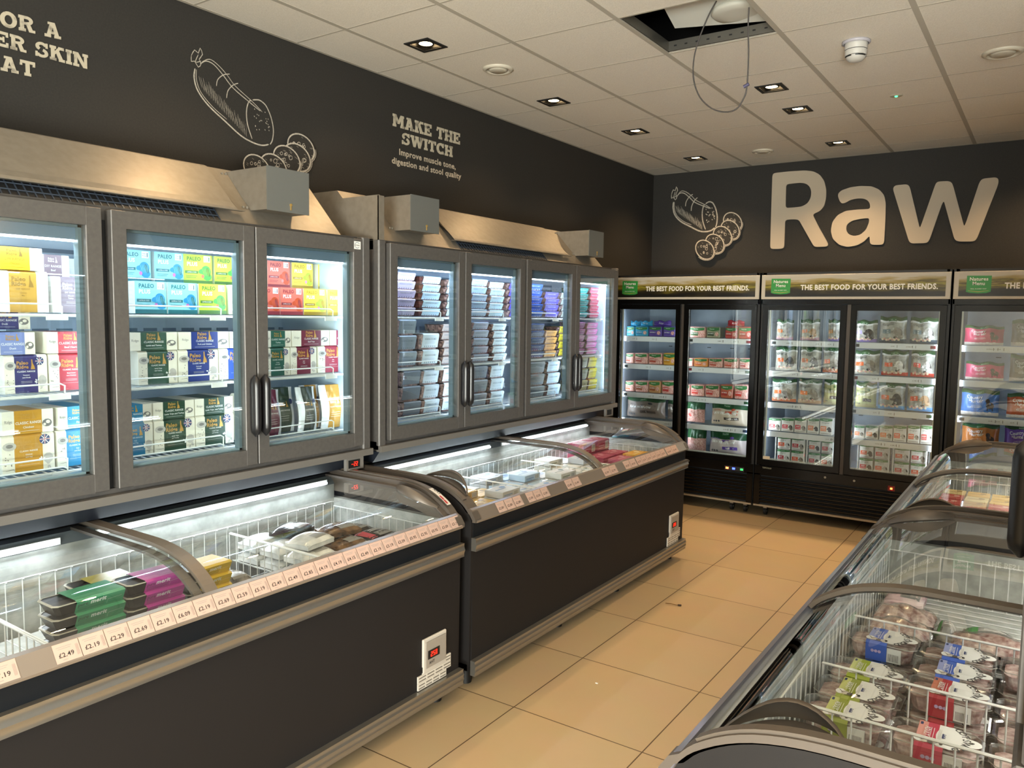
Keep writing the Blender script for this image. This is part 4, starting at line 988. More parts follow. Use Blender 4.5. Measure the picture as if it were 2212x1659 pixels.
    if controls == 'three':
        b = MB(); b.box(x1-0.245, x1-0.075, -0.002, 0.0, 0.365, 0.405, BLACKM); b.build('control_panel', t)
        for x, m_ in ((x1-0.222, mat('#ff5028', 0.5, emit=10.0, name='switch_red')), (x1-0.165, mat('#2b3dff', 0.5, emit=8.0, name='display_blue')), (x1-0.095, mat('#2fae54', 0.5, emit=2.0, name='key_green'))):
            b = MB(); b.box(x-0.012, x+0.012, -0.004, -0.002, 0.377, 0.393, m_); b.build('indicator', t)
    else:
        b = MB(); b.box(x1-0.35, x1-0.30, -0.002, 0.0, 0.36, 0.40, mat('#6a1208', 0.4)); b.box(x1-0.333, x1-0.317, -0.004, -0.002, 0.372, 0.386, mat('#ff4a20', 0.5, emit=10.0, name='switch_red')); b.build('power_switch', t)
    for x in (x0+0.08, x1-0.20, x1-0.08):
        for y in (0.10, D-0.10):
            b = MB(); b.cyl((y, 0.035), 0.033, 0.033, x-0.011, x+0.011, BLACKM, 16, axis='x'); b.box(x-0.016, x+0.016, y-0.02, y+0.02, 0.06, 0.10, ALU); b.cyl((y, 0.035), 0.008, 0.008, x-0.013, x+0.013, ALU, 8, axis='x')
            b.build('castor', t)
    return t
black_fridge(0.004, 1.352, 'black double-door fridge in the corner, with red and blue control lights', 'three', 0.2)
black_fridge(1.364, 2.752, 'black double-door fridge under the word Raw, with two small round locks', 'one', 1.47)
black_fridge(2.764, 4.15, 'black double-door fridge behind the far end of the nearer chests', 'one', 2.9)
# ================================================================== goods
# each builder returns [(part, mesh, [(sub_part, mesh), ...]), ...] in a local frame: front faces -y, base centre at 0
def flat(y=0.0): return lambda u, v, e: (u, y-e, v)
GL = 0.38
def prt(h, r=0.42): return mat(h, r)
def dog_head(P, u, v, s, m1, m2):
    P.ell(u, v, s*0.30, s*0.36, m1, 14); P.ell(u-s*0.24, v-s*0.10, s*0.22, s*0.13, m1, 10); P.ell(u+s*0.26, v-s*0.04, s*0.13, s*0.30, m2, 10, 0.3)
    P.ell(u+s*0.12, v-s*0.42, s*0.34, s*0.24, m1, 10); P.ell(u-s*0.10, v+s*0.08, s*0.035, s*0.035, INK, 6); P.ell(u-s*0.42, v-s*0.08, s*0.05, s*0.04, INK, 6)
def logo_mark(P, u, v, s, m):
    P.text('Paleo', u-s*0.28, v+s*0.10, s*0.28, m, 0.03); P.text('Ridge', u-s*0.28, v-s*0.24, s*0.28, m, 0.03)
    P.poly([(u+s*.42, v+s*.5), (u+s*.50, v+s*.5), (u+s*.52, v+s*.2), (u+s*.66, v-s*.1), (u+s*.70, v-s*.32), (u+s*.36, v-s*.32), (u+s*.42, v)], m)
FLAGB, FLAGR = mat('#2a3a6b', 0.5), mat('#a8323e', 0.5)
def flag(P, u, v, r):
    P.ell(u, v, r, r, FLAGB, 18)
    for a in (0, math.pi/2, math.pi/4+.1, -math.pi/4-.1):
        dx, dy = math.cos(a)*r*.96, math.sin(a)*r*.96; P.line([(u-dx, v-dy), (u+dx, v+dy)], r*(.42 if a in (0, math.pi/2) else .26), WHITE)
    for a in (0, math.pi/2): dx, dy = math.cos(a)*r*.96, math.sin(a)*r*.96; P.line([(u-dx, v-dy), (u+dx, v+dy)], r*.22, FLAGR)
def sprig(P, u, v, s, m, rnd):
    for k in range(5):
        a = rnd.random()*6.28; P.ell(u+math.cos(a)*s*.4, v+math.sin(a)*s*.4, s*.30, s*.14, m, 7, a)
GREYP, GREYD = mat('#b9b4ac', 0.5), mat('#77736f', 0.5)
def carton(w, h, d, col, flavour, lying=False, scheme='classic', textcol=None):
    b = MB(); CR = CREAM if scheme == 'classic' else mat('#e9e6df', 0.45); bc = prt(col)
    x0, x1 = -w/2, w/2; bl, br = (x0+w*.23, x1-w*.23)
    if not lying:   # sides bow in slightly like a filled bag box
        for (a, c, m) in ((x0, bl, CR), (bl, br, bc), (br, x1, CR)):
            def ring(z, t): return [(a, -d*t*.5+(0), z), (c, -d*t*.5, z), (c, d*t*.5, z), (a, d*t*.5, z)]
            b.loft([ring(0, 1), ring(h*.94, 1), ring(h, .86)], m, True, True)
    else:
        for (a, c, m) in ((x0, bl, CR), (bl, br, bc), (br, x1, CR)): b.box(a, c, -d/2, d/2, 0, h, m)
    box = b.mesh('box'); b = MB(); P = Print(b, flat(-d/2)); rnd = random.Random(int(w*1000)+len(flavour)); tc = textcol or WHITE; gm = GOLD if scheme == 'classic' else tc
    if not lying:
        logo_mark(P, 0.0, h*.72, w*.30, gm)
        P.text('CLASSIC RANGE' if scheme == 'classic' else 'DIY RANGE', 0, h*.545, h*.042, tc, .01, maxw=w*.50)
        wd = flavour.split('/')
        for i, q in enumerate(wd): P.text(q, 0, h*(.455-.065*i), h*.035, tc, .01, maxw=w*.46)
        for i in range(2): P.rect(-w*.13, w*.13, h*(.30-.035*i), h*(.306-.035*i), tc)
        P.rect(-w*.2, w*.2, h*.20, h*.204, tc)
        if scheme == 'classic':
            P.ell(x0+w*.14, h*.72, w*.13, h*.11, GREYP, 12); P.ell(x0+w*.14, h*.73, w*.07, h*.05, GREYD, 8)
            for k in range(8): P.ell(x0+w*(.04+.16*rnd.random()), h*(.20+.36*rnd.random()), w*.014, w*.010, GREYD, 6, rnd.random()*3)
            P.ell(x1-w*.13, h*.32, w*.10, h*.14, GREYP, 10); sprig(P, br-w*.02, h*.30, w*.10, WHITE, rnd); sprig(P, x1-w*.12, h*.14, w*.12, GREYP, rnd); P.line([(x0+w*.05, h*.1), (x0+w*.2, h*.12), (x0+w*.22, h*.06)], w*.01, GREYD)
            flag(P, br+w*.04, h*.83, w*.105)
    else:
        logo_mark(P, 0.0, h*.74, w*.20, gm)
        P.text('CLASSIC RANGE' if scheme == 'classic' else 'DIY RANGE', 0, h*.42, h*.11, tc, .01, maxw=w*.50)
        P.text(flavour.replace('/', ' '), 0, h*.24, h*.09, tc, .01, maxw=w*.48); P.rect(-w*.2, w*.2, h*.12, h*.13, tc)
        if scheme == 'classic':
            P.text('Ridge', x0+w*.115, h*.5, h*.13, GREYD, .0, maxw=w*.14); P.ell(x1-w*.13, h*.40, w*.10, h*.17, GREYD, 10); P.ell(x1-w*.11, h*.44, w*.045, h*.08, CREAM, 8); P.ell(x1-w*.18, h*.34, w*.03, h*.06, CREAM, 8)
    return [('box', box, []), ('printed_front', b.mesh('printed_front'), [])]
def paleo(col, dark, art, tongue):
    w, h, d = .126, .122, .10; b = MB(); b.box(-w/2, w/2, -d/2, d/2, 0, h, prt(col)); b.box(-w/2-.0003, -w/2+.0002, -d/2+.001, d/2, 0.001, h-.001, mat('#e4e2dc', .5)); bx = b.mesh('box')
    b = MB(); P = Print(b, flat(-d/2)); dk = prt(dark); ar = prt(art)
    P.rect(-w/2, w/2, 0, h*.13, dk); P.text('PALEO', -w*.14, h*.80, h*.12, dk, .03, maxw=w*.48); P.text('PLUS', -w*.20, h*.62, h*.12, WHITE, .03, maxw=w*.36)
    P.rect(-w*.45, w*.0, h*.36, h*.45, dk); P.text('LAMB & COD', -w*.22, h*.385, h*.04, WHITE, .0, maxw=w*.36); P.rect(-w*.42, -w*.04, h*.27, h*.285, dk); P.rect(-w*.42, -w*.08, h*.22, h*.235, dk)
    P.ell(w*.28, h*.44, w*.17, h*.20, ar, 14); P.ell(w*.12, h*.44, w*.11, h*.08, ar, 10, .3); P.ell(w*.33, h*.26, w*.15, h*.13, ar, 10); P.ell(w*.36, h*.42, w*.06, h*.16, dk, 10, .3)
    for k in range(5): P.line([(w*(.16+.05*k), h*.30), (w*(.19+.05*k), h*.42), (w*(.15+.06*k), h*.54)], w*.012, prt(col))
    P.ell(w*.16, h*.27, w*.055, h*.065, prt(tongue), 10)
    P.rect(w*.20, w*.43, h*.76, h*.97, WHITE); P.text('Paleo', w*.29, h*.88, h*.045, INK); P.text('Ridge', w*.29, h*.81, h*.045, INK); P.rect(w*.37, w*.40, h*.79, h*.93, dk)
    return [('box', bx, []), ('printed_front', b.mesh('printed_front'), [])]
def tray(w, h, d, sleeve, lines='#7c8288', content=None, icons=True, name='sleeve', ends=True, txt='DEVON MEAT FEAST'):
    """plastic tray of meat with a printed sleeve round its middle"""
    content = content or TMEAT; b = MB()
    def ring(z, f_): a, c = w/2*f_, d/2*f_; q = min(w, d)*.12; return [(-a+q, -c, z), (a-q, -c, z), (a, -c+q, z), (a, c-q, z), (a-q, c, z), (-a+q, c, z), (-a, c-q, z), (-a, -c+q, z)]
    b.loft([ring(0, .86), ring(h*.55, .93), ring(h*.86, .97), ring(h*.9, 1.0), ring(h*.94, 1.0), ring(h*.95, .95)], content, True, True)
    tr = b.mesh('tray'); b = MB(); s = w*.42; m = prt(sleeve, .35)
    prof = [(-d/2*.86-.001, h*.12), (-d/2-.006, h*.93), (-d/2*.98, h+.0012), (d/2*.98, h+.0012), (d/2+.004, h*.93), (d/2*.86+.002, h*.12)]
    b.loft([[(-s, y, z) for y, z in prof], [(s, y, z) for y, z in prof]], m, True, False)
    sf = lambda u, v, e: (u, -d/2*.86-.001-(d/2*.14+.005)*(max(0, v-h*.12)/(h*.81))-e, v)
    P = Print(b, sf); lm = prt(lines); P.text(txt, 0, h*.60, h*(.13 if h > .06 else .17), WHITE if lines.startswith('#W') else lm, .01, maxw=w*.62)
    if h > .06:
        for q in range(3): P.rect(-w*.28, w*.26, h*(.50-.06*q), h*(.508-.06*q), lm)
    if icons:
        for q in range(6): P.ell(-w*.26+w*.105*q, h*.20, w*.022, h*(.055 if h > .06 else .09), lm, 6)
    return [('tray', tr, []), (name, b.mesh(name), [])]
def pouch(w, h, d, col, side='#dfe2e6'):
    """vacuum pouch standing on its edge, printed centre band"""
    b = MB(); nx, nz = 12, 12; rnd = random.Random(int(h*999)); c = prt(col, .3); sd = prt(side, .3)
    def S(u, v, sgn, lift=0.0):
        a = u/(w/2); f_ = v/h; t = d/2*max(0.04, (1-abs(a)**2.2))**.6*(math.sin(math.pi*min(1, max(0, f_*.9+.05))))**.5
        t += .004*math.sin(9*f_+7*a)*(1-a*a)
        return (u*(1-.05*math.sin(math.pi*f_))+.006*math.sin(5*f_), sgn*(t+lift)+.01*f_, v)
    for sgn in (-1, 1):
        vs = [S(-w/2+w*i/nx, h*j/nz, sgn) for j in range(nz+1) for i in range(nx+1)]
        for i in range(nx):
            u = (i+.5)/nx; m = c if .24 < u < .80 else sd
            b.add([vs[j*(nx+1)+i+q] for j in range(nz+1) for q in (0, 1)], [(2*j, 2*j+1, 2*j+3, 2*j+2) for j in range(nz)], m, True)
    bd = b.mesh('pouch_body'); b = MB(); P = Print(b, lambda u, v, e: S(u, v, -1, e+.001))
    logo_mark(P, .0, h*.62, w*.26, GOLD if col != '#b98a3c' else WHITE); P.text('CLASSIC RANGE', 0, h*.48, h*.03, WHITE, .01, maxw=w*.46); P.ell(w*.36, h*.68, w*.10, w*.10, FLAGB, 12)
    for q in range(3): P.rect(-w*.2, w*.2, h*(.36-.05*q), h*(.366-.05*q), WHITE, 4)
    return [('pouch_body', bd, []), ('printed_front', b.mesh('printed_front'), [])]
def bag(w, h, d, bands, art, top='#2c6b34', gusset=None):
    """pillow bag. bands: [(v0, v1, colour or material)], art(P, w, h)"""
    b = MB(); nx, nz = 16, 14; rnd = random.Random(int(w*777+h*99)); ph = rnd.random()*6
    def S(u, v, sgn, lift=0.0):
        a = u/(w/2); f_ = v/h; g = max(0.0, 1-abs(a)**2.6)**.55; k = math.sin(math.pi*min(1, max(0, f_)))**.5 if 0 < f_ < 1 else 0
        t = d/2*(.05+.95*g*k)+.006*math.sin(11*f_+4*a+ph)*g*k+.004*math.sin(17*a+3*f_)*k
        return (u*(1-.06*math.sin(math.pi*f_)**2+.05*math.sin(math.pi*f_)), sgn*(t+lift), v+.006*math.sin(6*a+ph)*f_)
    for sgn in (-1, 1):
        for j in range(nz):
            f_ = (j+.5)/nz; m = None
            for v0, v1, c in bands:
                if v0 <= f_ < v1: m = c if not isinstance(c, str) else prt(c, .25)
            vs = [S(-w/2+w*i/nx, h*(j+q)/nz, sgn) for q in (0, 1) for i in range(nx+1)]
            b.add(vs, [(i, i+1, nx+2+i, nx+1+i) for i in range(nx)], m, True)
    me = b.mesh('bag_body'); b = MB(); P = Print(b, lambda u, v, e: S(u, v, -1, e+.0012)); art(P, w, h)
    return [('bag_body', me, []), ('printed_front', b.mesh('printed_front'), [])]
GRN = mat('#2a6a35', .35)
def art_original(dogc, orange, name='Original'):
    def f(P, w, h):
        P.rect(-w*.15, w*.15, h*.82, h*.93, GRN, 4); P.text('Natures Menu', 0, h*.85, h*.045, WHITE, 0, maxw=w*.26)
        P.text(name, -w*.16, h*.66, h*.085, mat('#4a4d50', .4), .01, maxw=w*.50)
        dog_head(P, w*.20, h*.44, w*.48, prt(dogc[0]), prt(dogc[1])); P.ell(w*.12, h*.20, w*.075, w*.05, INK, 12); P.text('1kg', w*.12, h*.185, h*.035, WHITE)
        P.rect(-w*.36, -w*.06, h*.36, h*.52, prt(orange), 4, 2); P.text('BEEF', -w*.21, h*.445, h*.045, WHITE, .02, maxw=w*.22); P.text('CHICKEN', -w*.21, h*.38, h*.035, WHITE, .0, maxw=w*.24)
        for k in range(9): P.ell(-w*.36+w*.075*k, h*(.13+.03*math.sin(k*2)), w*.05, h*.045, MINCE if k % 2 else mat('#d8c3a4', .5), 8)
    return f
def art_country(txtc='#e8e4e0'):
    def f(P, w, h):
        P.rect(-w*.10, w*.10, h*.84, h*.95, GRN, 3); P.text('Natures Menu', 0, h*.87, h*.04, WHITE, 0, maxw=w*.18)
        P.text('Country', -w*.14, h*.66, h*.13, WHITE, .01, maxw=w*.42); P.text('Hunter', -w*.10, h*.52, h*.13, WHITE, .01, maxw=w*.38)
        P.rect(-w*.22, w*.04, h*.40, h*.408, WHITE, 4); P.text('BEEF NUGGETS', -w*.09, h*.32, h*.05, WHITE, 0, maxw=w*.3)
        dk = mat('#3a2f30', .5); P.ell(w*.28, h*.42, w*.11, h*.14, dk, 12); P.ell(w*.22, h*.58, w*.06, h*.09, dk, 10); P.rect(w*.20, w*.225, h*.2, h*.36, dk); P.rect(w*.33, w*.355, h*.2, h*.36, dk)
        for k in range(8): P.ell(-w*.32+w*.085*k, h*(.10+.02*math.sin(k*3)), w*.05, h*.05, mat('#e3d9cf', .5), 8)
    return f
def art_free(col, sub):
    def f(P, w, h):
        P.rect(-w*.12, w*.06, h*.80, h*.92, GRN, 4); P.text('Natures Menu', -w*.03, h*.84, h*.05, WHITE, 0, maxw=w*.16)
        P.poly([(-w*.46, h*.58), (-w*.44, h*.40), (w*.26, h*.44), (w*.30, h*.64), (w*.0, h*.63)], prt(col)); P.text('RAW FREEFLOW', -w*.09, h*.475, h*.10, WHITE, .03, maxw=w*.66)
        P.text('NATURAL', -w*.28, h*.62, h*.05, prt(col), .02); P.ell(w*.16, h*.70, w*.06, h*.05, prt(col), 8)
        P.rect(-w*.10, w*.30, h*.24, h*.36, mat('#4a3d36', .4) if col != '#5a3f93' else prt(col), 4); P.text(sub, w*.10, h*.265, h*.06, WHITE, .01, maxw=w*.36)
        for q in range(3): P.ell(-w*.40+q*w*.07, h*.16, w*.028, w*.028, mat('#4a4a50', .4), 10)
    return f
def small_pack(w, h, d, body, labelc, top='#2f6a36'):
    b = MB(); b.box(-w/2, w/2, -d/2, d/2, 0, h, prt(body, .3) if isinstance(body, str) else body, min(w, h)*.09)
    me = b.mesh('pack_body'); b = MB(); P = Print(b, flat(-d/2)); 
    P.poly([(-w*.45, h*.90), (-w*.45, h*.72), (0, h*.60), (w*.45, h*.70), (w*.45, h*.92)], prt(top)); P.text('Natures', -w*.1, h*.76, h*.09, WHITE, 0, maxw=w*.4)
    P.poly([(-w*.42, h*.52), (-w*.42, h*.22), (w*.05, h*.18), (w*.08, h*.50)], prt(labelc)); P.text('RAW MINCE', -w*.18, h*.36, h*.10, WHITE, .01, maxw=w*.42); P.ell(w*.27, h*.36, w*.14, h*.18, MINCE, 10)
    return [('pack_body', me, []), ('printed_front', b.mesh('printed_front'), [])]
def orig_box(w, h, d, dogc, oc, head='#2f6a36'):
    b = MB(); b.box(-w/2, w/2, -d/2, d/2, 0, h, prt('#d9d6ce', .4), .002); me = b.mesh('box'); b = MB(); P = Print(b, flat(-d/2))
    P.poly([(-w*.5, h*.99), (-w*.5, h*.84), (0, h*.80), (w*.5, h*.86), (w*.5, h*.99)], prt(head)); P.text('Natures', -w*.06, h*.87, h*.06, WHITE, 0, maxw=w*.5)
    P.text('Original', -w*.06, h*.68, h*.09, mat('#5a5c5e', .5), .0, maxw=w*.62); dog_head(P, w*.25, h*.38, w*.44, prt(dogc), INK)
    P.rect(-w*.44, w*.02, h*.22, h*.52, prt(oc)); P.text('BEEF', -w*.21, h*.38, h*.08, WHITE, .02, maxw=w*.36); P.text('CHICKEN', -w*.21, h*.27, h*.06, WHITE, 0, maxw=w*.38); P.rect(-w*.42, w*.4, h*.06, h*.10, mat('#8a857c', .5))
    return [('box', me, []), ('printed_front', b.mesh('printed_front'), [])]
_TPL = {}
def put(kind, key, fn, loc, rz, label, cat, group=None, tilt=(0, 0), s=(1, 1, 1)):
    if key not in _TPL: _TPL[key] = fn()
    t = root(kind, loc, rz, label, cat, group)
    R = Matrix.Rotation(rz, 3, 'Z') @ Matrix.Rotation(math.radians(tilt[0]), 3, 'X') @ Matrix.Rotation(math.radians(tilt[1]), 3, 'Y')
    t.rotation_euler = R.to_euler(); t.scale = s
    for nm, me, subs in _TPL[key]:
        p = obj(nm, me, t)
        for sn, sm in subs: obj(sn, sm, p)
    return t
R90 = math.radians(90)
def bx(l, r, tp, bt, ax, v):
    """pixel box of a front face on the plane axis=v -> centre along, width, z bottom, z top"""
    a = at(l, (tp+bt)/2, ax, v); c = at(r, (tp+bt)/2, ax, v); m1 = at((l+r)/2, tp, ax, v); m2 = at((l+r)/2, bt, ax, v)
    k = 1 if ax == 0 else 0
    return (a[k]+c[k])/2, abs(c[k]-a[k]), m2.z, m1.z
def oi(i, n):
    return ORD[i]
D2N = 'of the nearer wall freezer'
# ---------------- nearer wall freezer: cartons. plane of the front faces x = 0.585
FX = 0.555; SH = (1.122, 1.391, 1.661)
def lab_pos(i, row): return f"{ORD[i]} from the left in the {row}"
def put_cartons(rows, door):
    for (rowname, shelf_z, x_front, items) in rows:
        for i, it in enumerate(items):
            l, r, col, flav, kind = it[:5]; opt = it[5] if len(it) > 5 else {}
            tp, bt = opt.get('y', (0, 0)) if 'y' in opt else rowname[1]
            yc, w_, zb, zt = bx(l, r, tp, bt, 0, x_front)
            lying = kind == 'lying'; scheme = opt.get('scheme', 'classic')
            if shelf_z is not None: zb = shelf_z
            hh = opt.get('h', zt-zb); d = opt.get('d', .09 if not lying else .19)
            cname = opt['cn']
            key = ('carton', round(w_, 3), round(hh, 3), col, flav, lying)
            lb = f"{cname} carton {'lying flat' if lying else 'standing upright'}, {rowname[0]}, {door} door"
            if 'lb' in opt: lb = opt['lb']
            put('food_carton', key, lambda w_=w_, hh=hh, d=d, col=col, flav=flav, lying=lying, scheme=scheme: carton(w_-.003, hh, d, col, flav, lying, scheme), (x_front-d/2, yc, zb), R90, lb, 'food carton', 'printed raw food cartons', opt.get('tilt', (0, 0)))
PURP, RED_, GOLDC, BLUE_, GREEN_, DKG, NAVY_, MAROON = '#3a3468', '#b3313c', '#c08c2c', '#2783ae', '#33503c', '#22402f', '#26377a', '#6d2438'
# compute stacked heights: upright row first, lying row on top of it
def stack_rows(door, shelf, ups, lys, zt_up, zt_ly, xf=FX):
    z0 = SH[shelf]+.003
    for i, (l, r, col, flav, cn) in enumerate(ups):
        yc, w_, _, _ = bx(l, r, 800, 800, 0, xf); h_ = zt_up-z0
        put('food_carton', ('cu', round(w_, 3), round(h_, 3), col), lambda: carton(w_-.003, h_, .10, col, flav), (xf-.05, yc, z0), R90, f"{cn} upright carton, {['bottom', 'middle', 'top'][shelf]} shelf behind the {door} door", 'food carton', 'upright printed cartons')
    for i, (l, r, col, flav, cn) in enumerate(lys):
        yc, w_, _, _ = bx(l, r, 800, 800, 0, xf); h_ = zt_ly-zt_up-.004
        put('food_carton', ('cl', round(w_, 3), round(h_, 3), col), lambda: carton(w_-.003, h_, .19, col, flav, True), (xf-.095, yc, zt_up+.002), R90, f"{cn} carton lying flat, {['bottom', 'middle', 'top'][shelf]} shelf behind the {door} door", 'food carton', 'flat-laid printed cartons')
def zat(px, py, x=FX): return at(px, py, 0, x).z
NB = 'carton-filled'
stack_rows('second carton', 1, [(298, 384, GREEN_, 'Lamb Tripe/and Turkey', 'dark green'), (385, 472, NAVY_, 'Pork and/Chicken', 'navy blue'), (473, 556, '#2448b0', 'Duck/and Beef', 'bright blue, beside the navy,')],
           [(280, 385, GREEN_, 'Lamb and Turkey', 'dark green'), (388, 496, NAVY_, 'Pork and Chicken', 'navy blue'), (497, 556, '#2b55c0', 'Pork', 'bright blue')], zat(430, 755), zat(430, 716))
stack_rows('second carton', 0, [(248, 327, '#1f6f94', 'Fish/and Veg', 'teal blue'), (329, 419, DKG, 'Lamb Tripe/and Turkey', 'dark green, beside the teal,'), (420, 503, DKG, 'Lamb Tripe/and Turkey ', 'dark green, near the handle,')],
           [(238, 326, '#23769b', 'Fish', 'teal blue'), (328, 418, DKG, 'Lamb Tripe and Turkey', 'dark green, beside the teal,'), (419, 502, DKG, 'Lamb Tripe  and Turkey', 'dark green, near the handle,')], zat(430, 899), zat(430, 861))
put('food_carton', 'lean1', lambda: carton(.05, .20, .14, '#cfcabb', 'x'), (.56, bx(512, 528, 860, 960, 0, .56)[0]+.03, SH[0]+.006), math.radians(100), 'pale carton leaning beside the dark green cartons near the black handles', 'food carton', None, (0, 0))
stack_rows('leftmost carton', 1, [(8, 103, PURP, 'Venison/and Duck', 'deep purple'), (105, 200, RED_, 'Beef Heart/and Chicken', 'bright red')],
           [(-22, 79, '#7a86b8', 'Duck', 'faded lilac'), (103, 203, '#c04048', 'Beef Heart', 'bright red')], zat(110, 765), zat(110, 716))
stack_rows('leftmost carton', 0, [(-5, 112, GOLDC, 'Chicken/and Veg', 'mustard gold'), (116, 206, BLUE_, 'Fish/and Pork', 'sky blue')],
           [(-2, 112, GOLDC, 'Chicken', 'mustard gold'), (120, 210, '#2b86a8', 'Fish', 'blue-green')], zat(60, 938), zat(60, 885))
yc, w_, zb, zt = bx(-20, 48, 681, 716, 0, .50)
put('food_carton', 'lavp', lambda: carton(.16, .065, .17, PURP, 'Duck', True), (.40, yc, SH[1]+.215), R90, 'purple carton high on the middle shelf stack, left edge of the view', 'food carton', 'flat-laid printed cartons')
# top shelf, leftmost door: big plain gold cartons and mauve ones
def gold_pair():
    z0 = SH[2]+.003; zu = zat(50, 585); zl = zat(50, 536)
    yc, w_, _, _ = bx(-8, 103, 600, 600, 0, FX)
    put('food_carton', 'g1', lambda: carton(w_, zu-z0, .12, '#b98f3f', 'Chicken/Mix', False, 'diy', mat('#8b6a2c', .5)), (FX-.06, yc, z0), R90, 'big faded gold carton standing on the top shelf, leftmost door', 'food carton')
    yc, w_, _, _ = bx(-30, 91, 560, 560, 0, FX)
    put('food_carton', 'g2', lambda: carton(w_, zl-zu, .18, '#e0b020', 'Chicken', True, 'diy', mat('#6d5312', .5)), (FX-.09, yc, zu+.002), R90, 'bright yellow carton lying on the big faded gold carton', 'food carton')
    yc, w_, _, _ = bx(115, 192, 640, 640, 0, FX); z2 = zat(150, 598)
    put('food_carton', 'g3', lambda: carton(w_, z2-z0, .09, '#7b6a72', 'Minced/Turkey', False, 'diy'), (FX-.05, yc, z0), R90, 'mauve-grey carton standing right of the gold cartons, top shelf', 'food carton')
    put('food_carton', 'g5', lambda: carton(.07, .17, .10, '#cfd2d2', 'x', False, 'diy', mat('#cfd2d2', .5)), (.27, bx(104, 118, 640, 640, 0, .5)[0]-.02, z0), R90, 'plain white carton squeezed between the gold and mauve cartons', 'food carton')
    yc = bx(92, 134, 570, 570, 0, .48)[0]
    put('food_carton', 'g4', lambda: carton(.12, .075, .13, '#8a737a', 'Beef', True, 'diy'), (.40, yc, z2+.003), math.radians(98), 'mauve-ended white carton turned askew behind the mauve-grey one', 'food carton')
    yc = bx(145, 190, 580, 580, 0, .46)[0]
    put('food_carton', 'g6', lambda: carton(.15, .07, .12, '#d5d6d2', 'x', True, 'diy', mat('#d5d6d2', .5)), (.34, yc+.05, z2+.003), math.radians(75), 'plain pale carton lying behind the mauve-grey one, upper right', 'food carton')
gold_pair()
# Paleo Plus boxes
def pal(key, col, dark, art, tongue): return lambda: paleo(col, dark, art, tongue)
PB = ('pb', '#8cc9d2', '#27676f', '#2a86b8', '#c26bb0'); PL = ('pl', '#b4cf3e', '#4b7434', '#4fae4a', '#e07a5a'); PR = ('pr', '#dd7263', '#8c3540', '#c2502c', '#e08a8a'); PY = ('py', '#e2cf4c', '#a0832c', '#a9b83e', '#d98bb0'); PW = ('pw', '#e6ead4', '#a9a88c', '#b9cf9a', '#e8b8a8')
def paleo_row(door, items, x, zb, rowname):
    for i, (l, r, c, nm, tl) in enumerate(items):
        yc, w_, _, _ = bx(l, r, 640, 640, 0, x)
        put('food_carton', c[0], pal(*c), (x-.05, yc, zb), R90+math.radians(tl), f"{nm} small square dog-head box, {rowname}, {door} door", 'food carton', 'small square boxes with a dog-head print', (0, 0), (1, 1, 1))
z0 = SH[2]+.003
paleo_row('second carton', [(293, 358, PB, 'light blue, left in the front row,', 0), (361, 427, PB, 'light blue, beside a lime box,', 0), (429, 489, PL, 'lime green, beside a pale box,', 0), (491, 552, PW, 'washed-out pale', 0)], FX, z0, 'front row')
bk = FX-.13
for lv, zz in ((0, z0), (1, z0+.124)):
    nm2 = ('lower', 'upper')[lv]
    paleo_row('second carton', [(263, 325, PB, 'light blue, leftmost', 0), (336, 397, PB, 'light blue, inner', 0), (402, 459, PL, 'lime green, inner', -5*lv), (463, 520, PL, 'lime green, rightmost', 0)], bk, zz, f'{nm2} back row')
paleo_row('third carton', [(556, 601, PR, 'salmon red, half hidden,', 0), (603, 656, PR, 'salmon red, fully seen,', 0), (658, 704, PY, 'yellow, beside the red,', -3), (706, 752, PY, 'yellow, by the hinge side,', 0)], FX, z0, 'front row')
for lv, zz in ((0, z0), (1, z0+.124)):
    nm2 = ('lower', 'upper')[lv]
    paleo_row('third carton', [(578, 627, PR, 'salmon red', 0), (629, 678, PY, 'yellow, beside the red,', 0), (684, 730, PY, 'yellow, by the hinge side,', 3)], bk, zz, f'{nm2} back row')
stack_rows('third carton', 1, [(572, 627, '#2c5c4f', 'Turkey/and Lamb', 'bottle green'), (628, 684, MAROON, 'Beef/Tripe', 'maroon'), (687, 751, '#93283c', 'Beef/Heart', 'crimson')],
           [(572, 630, '#2f6354', 'Turkey', 'bottle green'), (632, 712, MAROON, 'Beef Tripe', 'maroon, beside the green,'), (713, 770, '#8a2040', 'Beef', 'crimson, by the hinge side,')], zat(680, 748), zat(680, 713))
for i, (l, r, col, nm, tl) in enumerate(((566, 601, '#6b2a44', 'maroon', 0), (600, 650, '#2b4438', 'dark green, centre of the shelf', 4), (645, 679, '#3b4440', 'grey-green, behind the gold one', -3), (670, 707, '#b98a3c', 'ochre, left of its twin', 2), (694, 741, '#b98a3c', 'ochre, leaning at the far end', -6))):
    yc, w_, zb, zt = bx(l, r, 829, 925, 0, .55)
    put('food_pouch', ('pouch', col, i), lambda: pouch(max(w_*.98, .10), .205, .05, col), (.55-.058*(i % 2), yc, SH[0]+.006), R90+math.radians(-8), f"{nm} vacuum pouch standing on the bottom shelf", 'food pouch', 'vacuum pouches behind the third carton door', (0, 0))
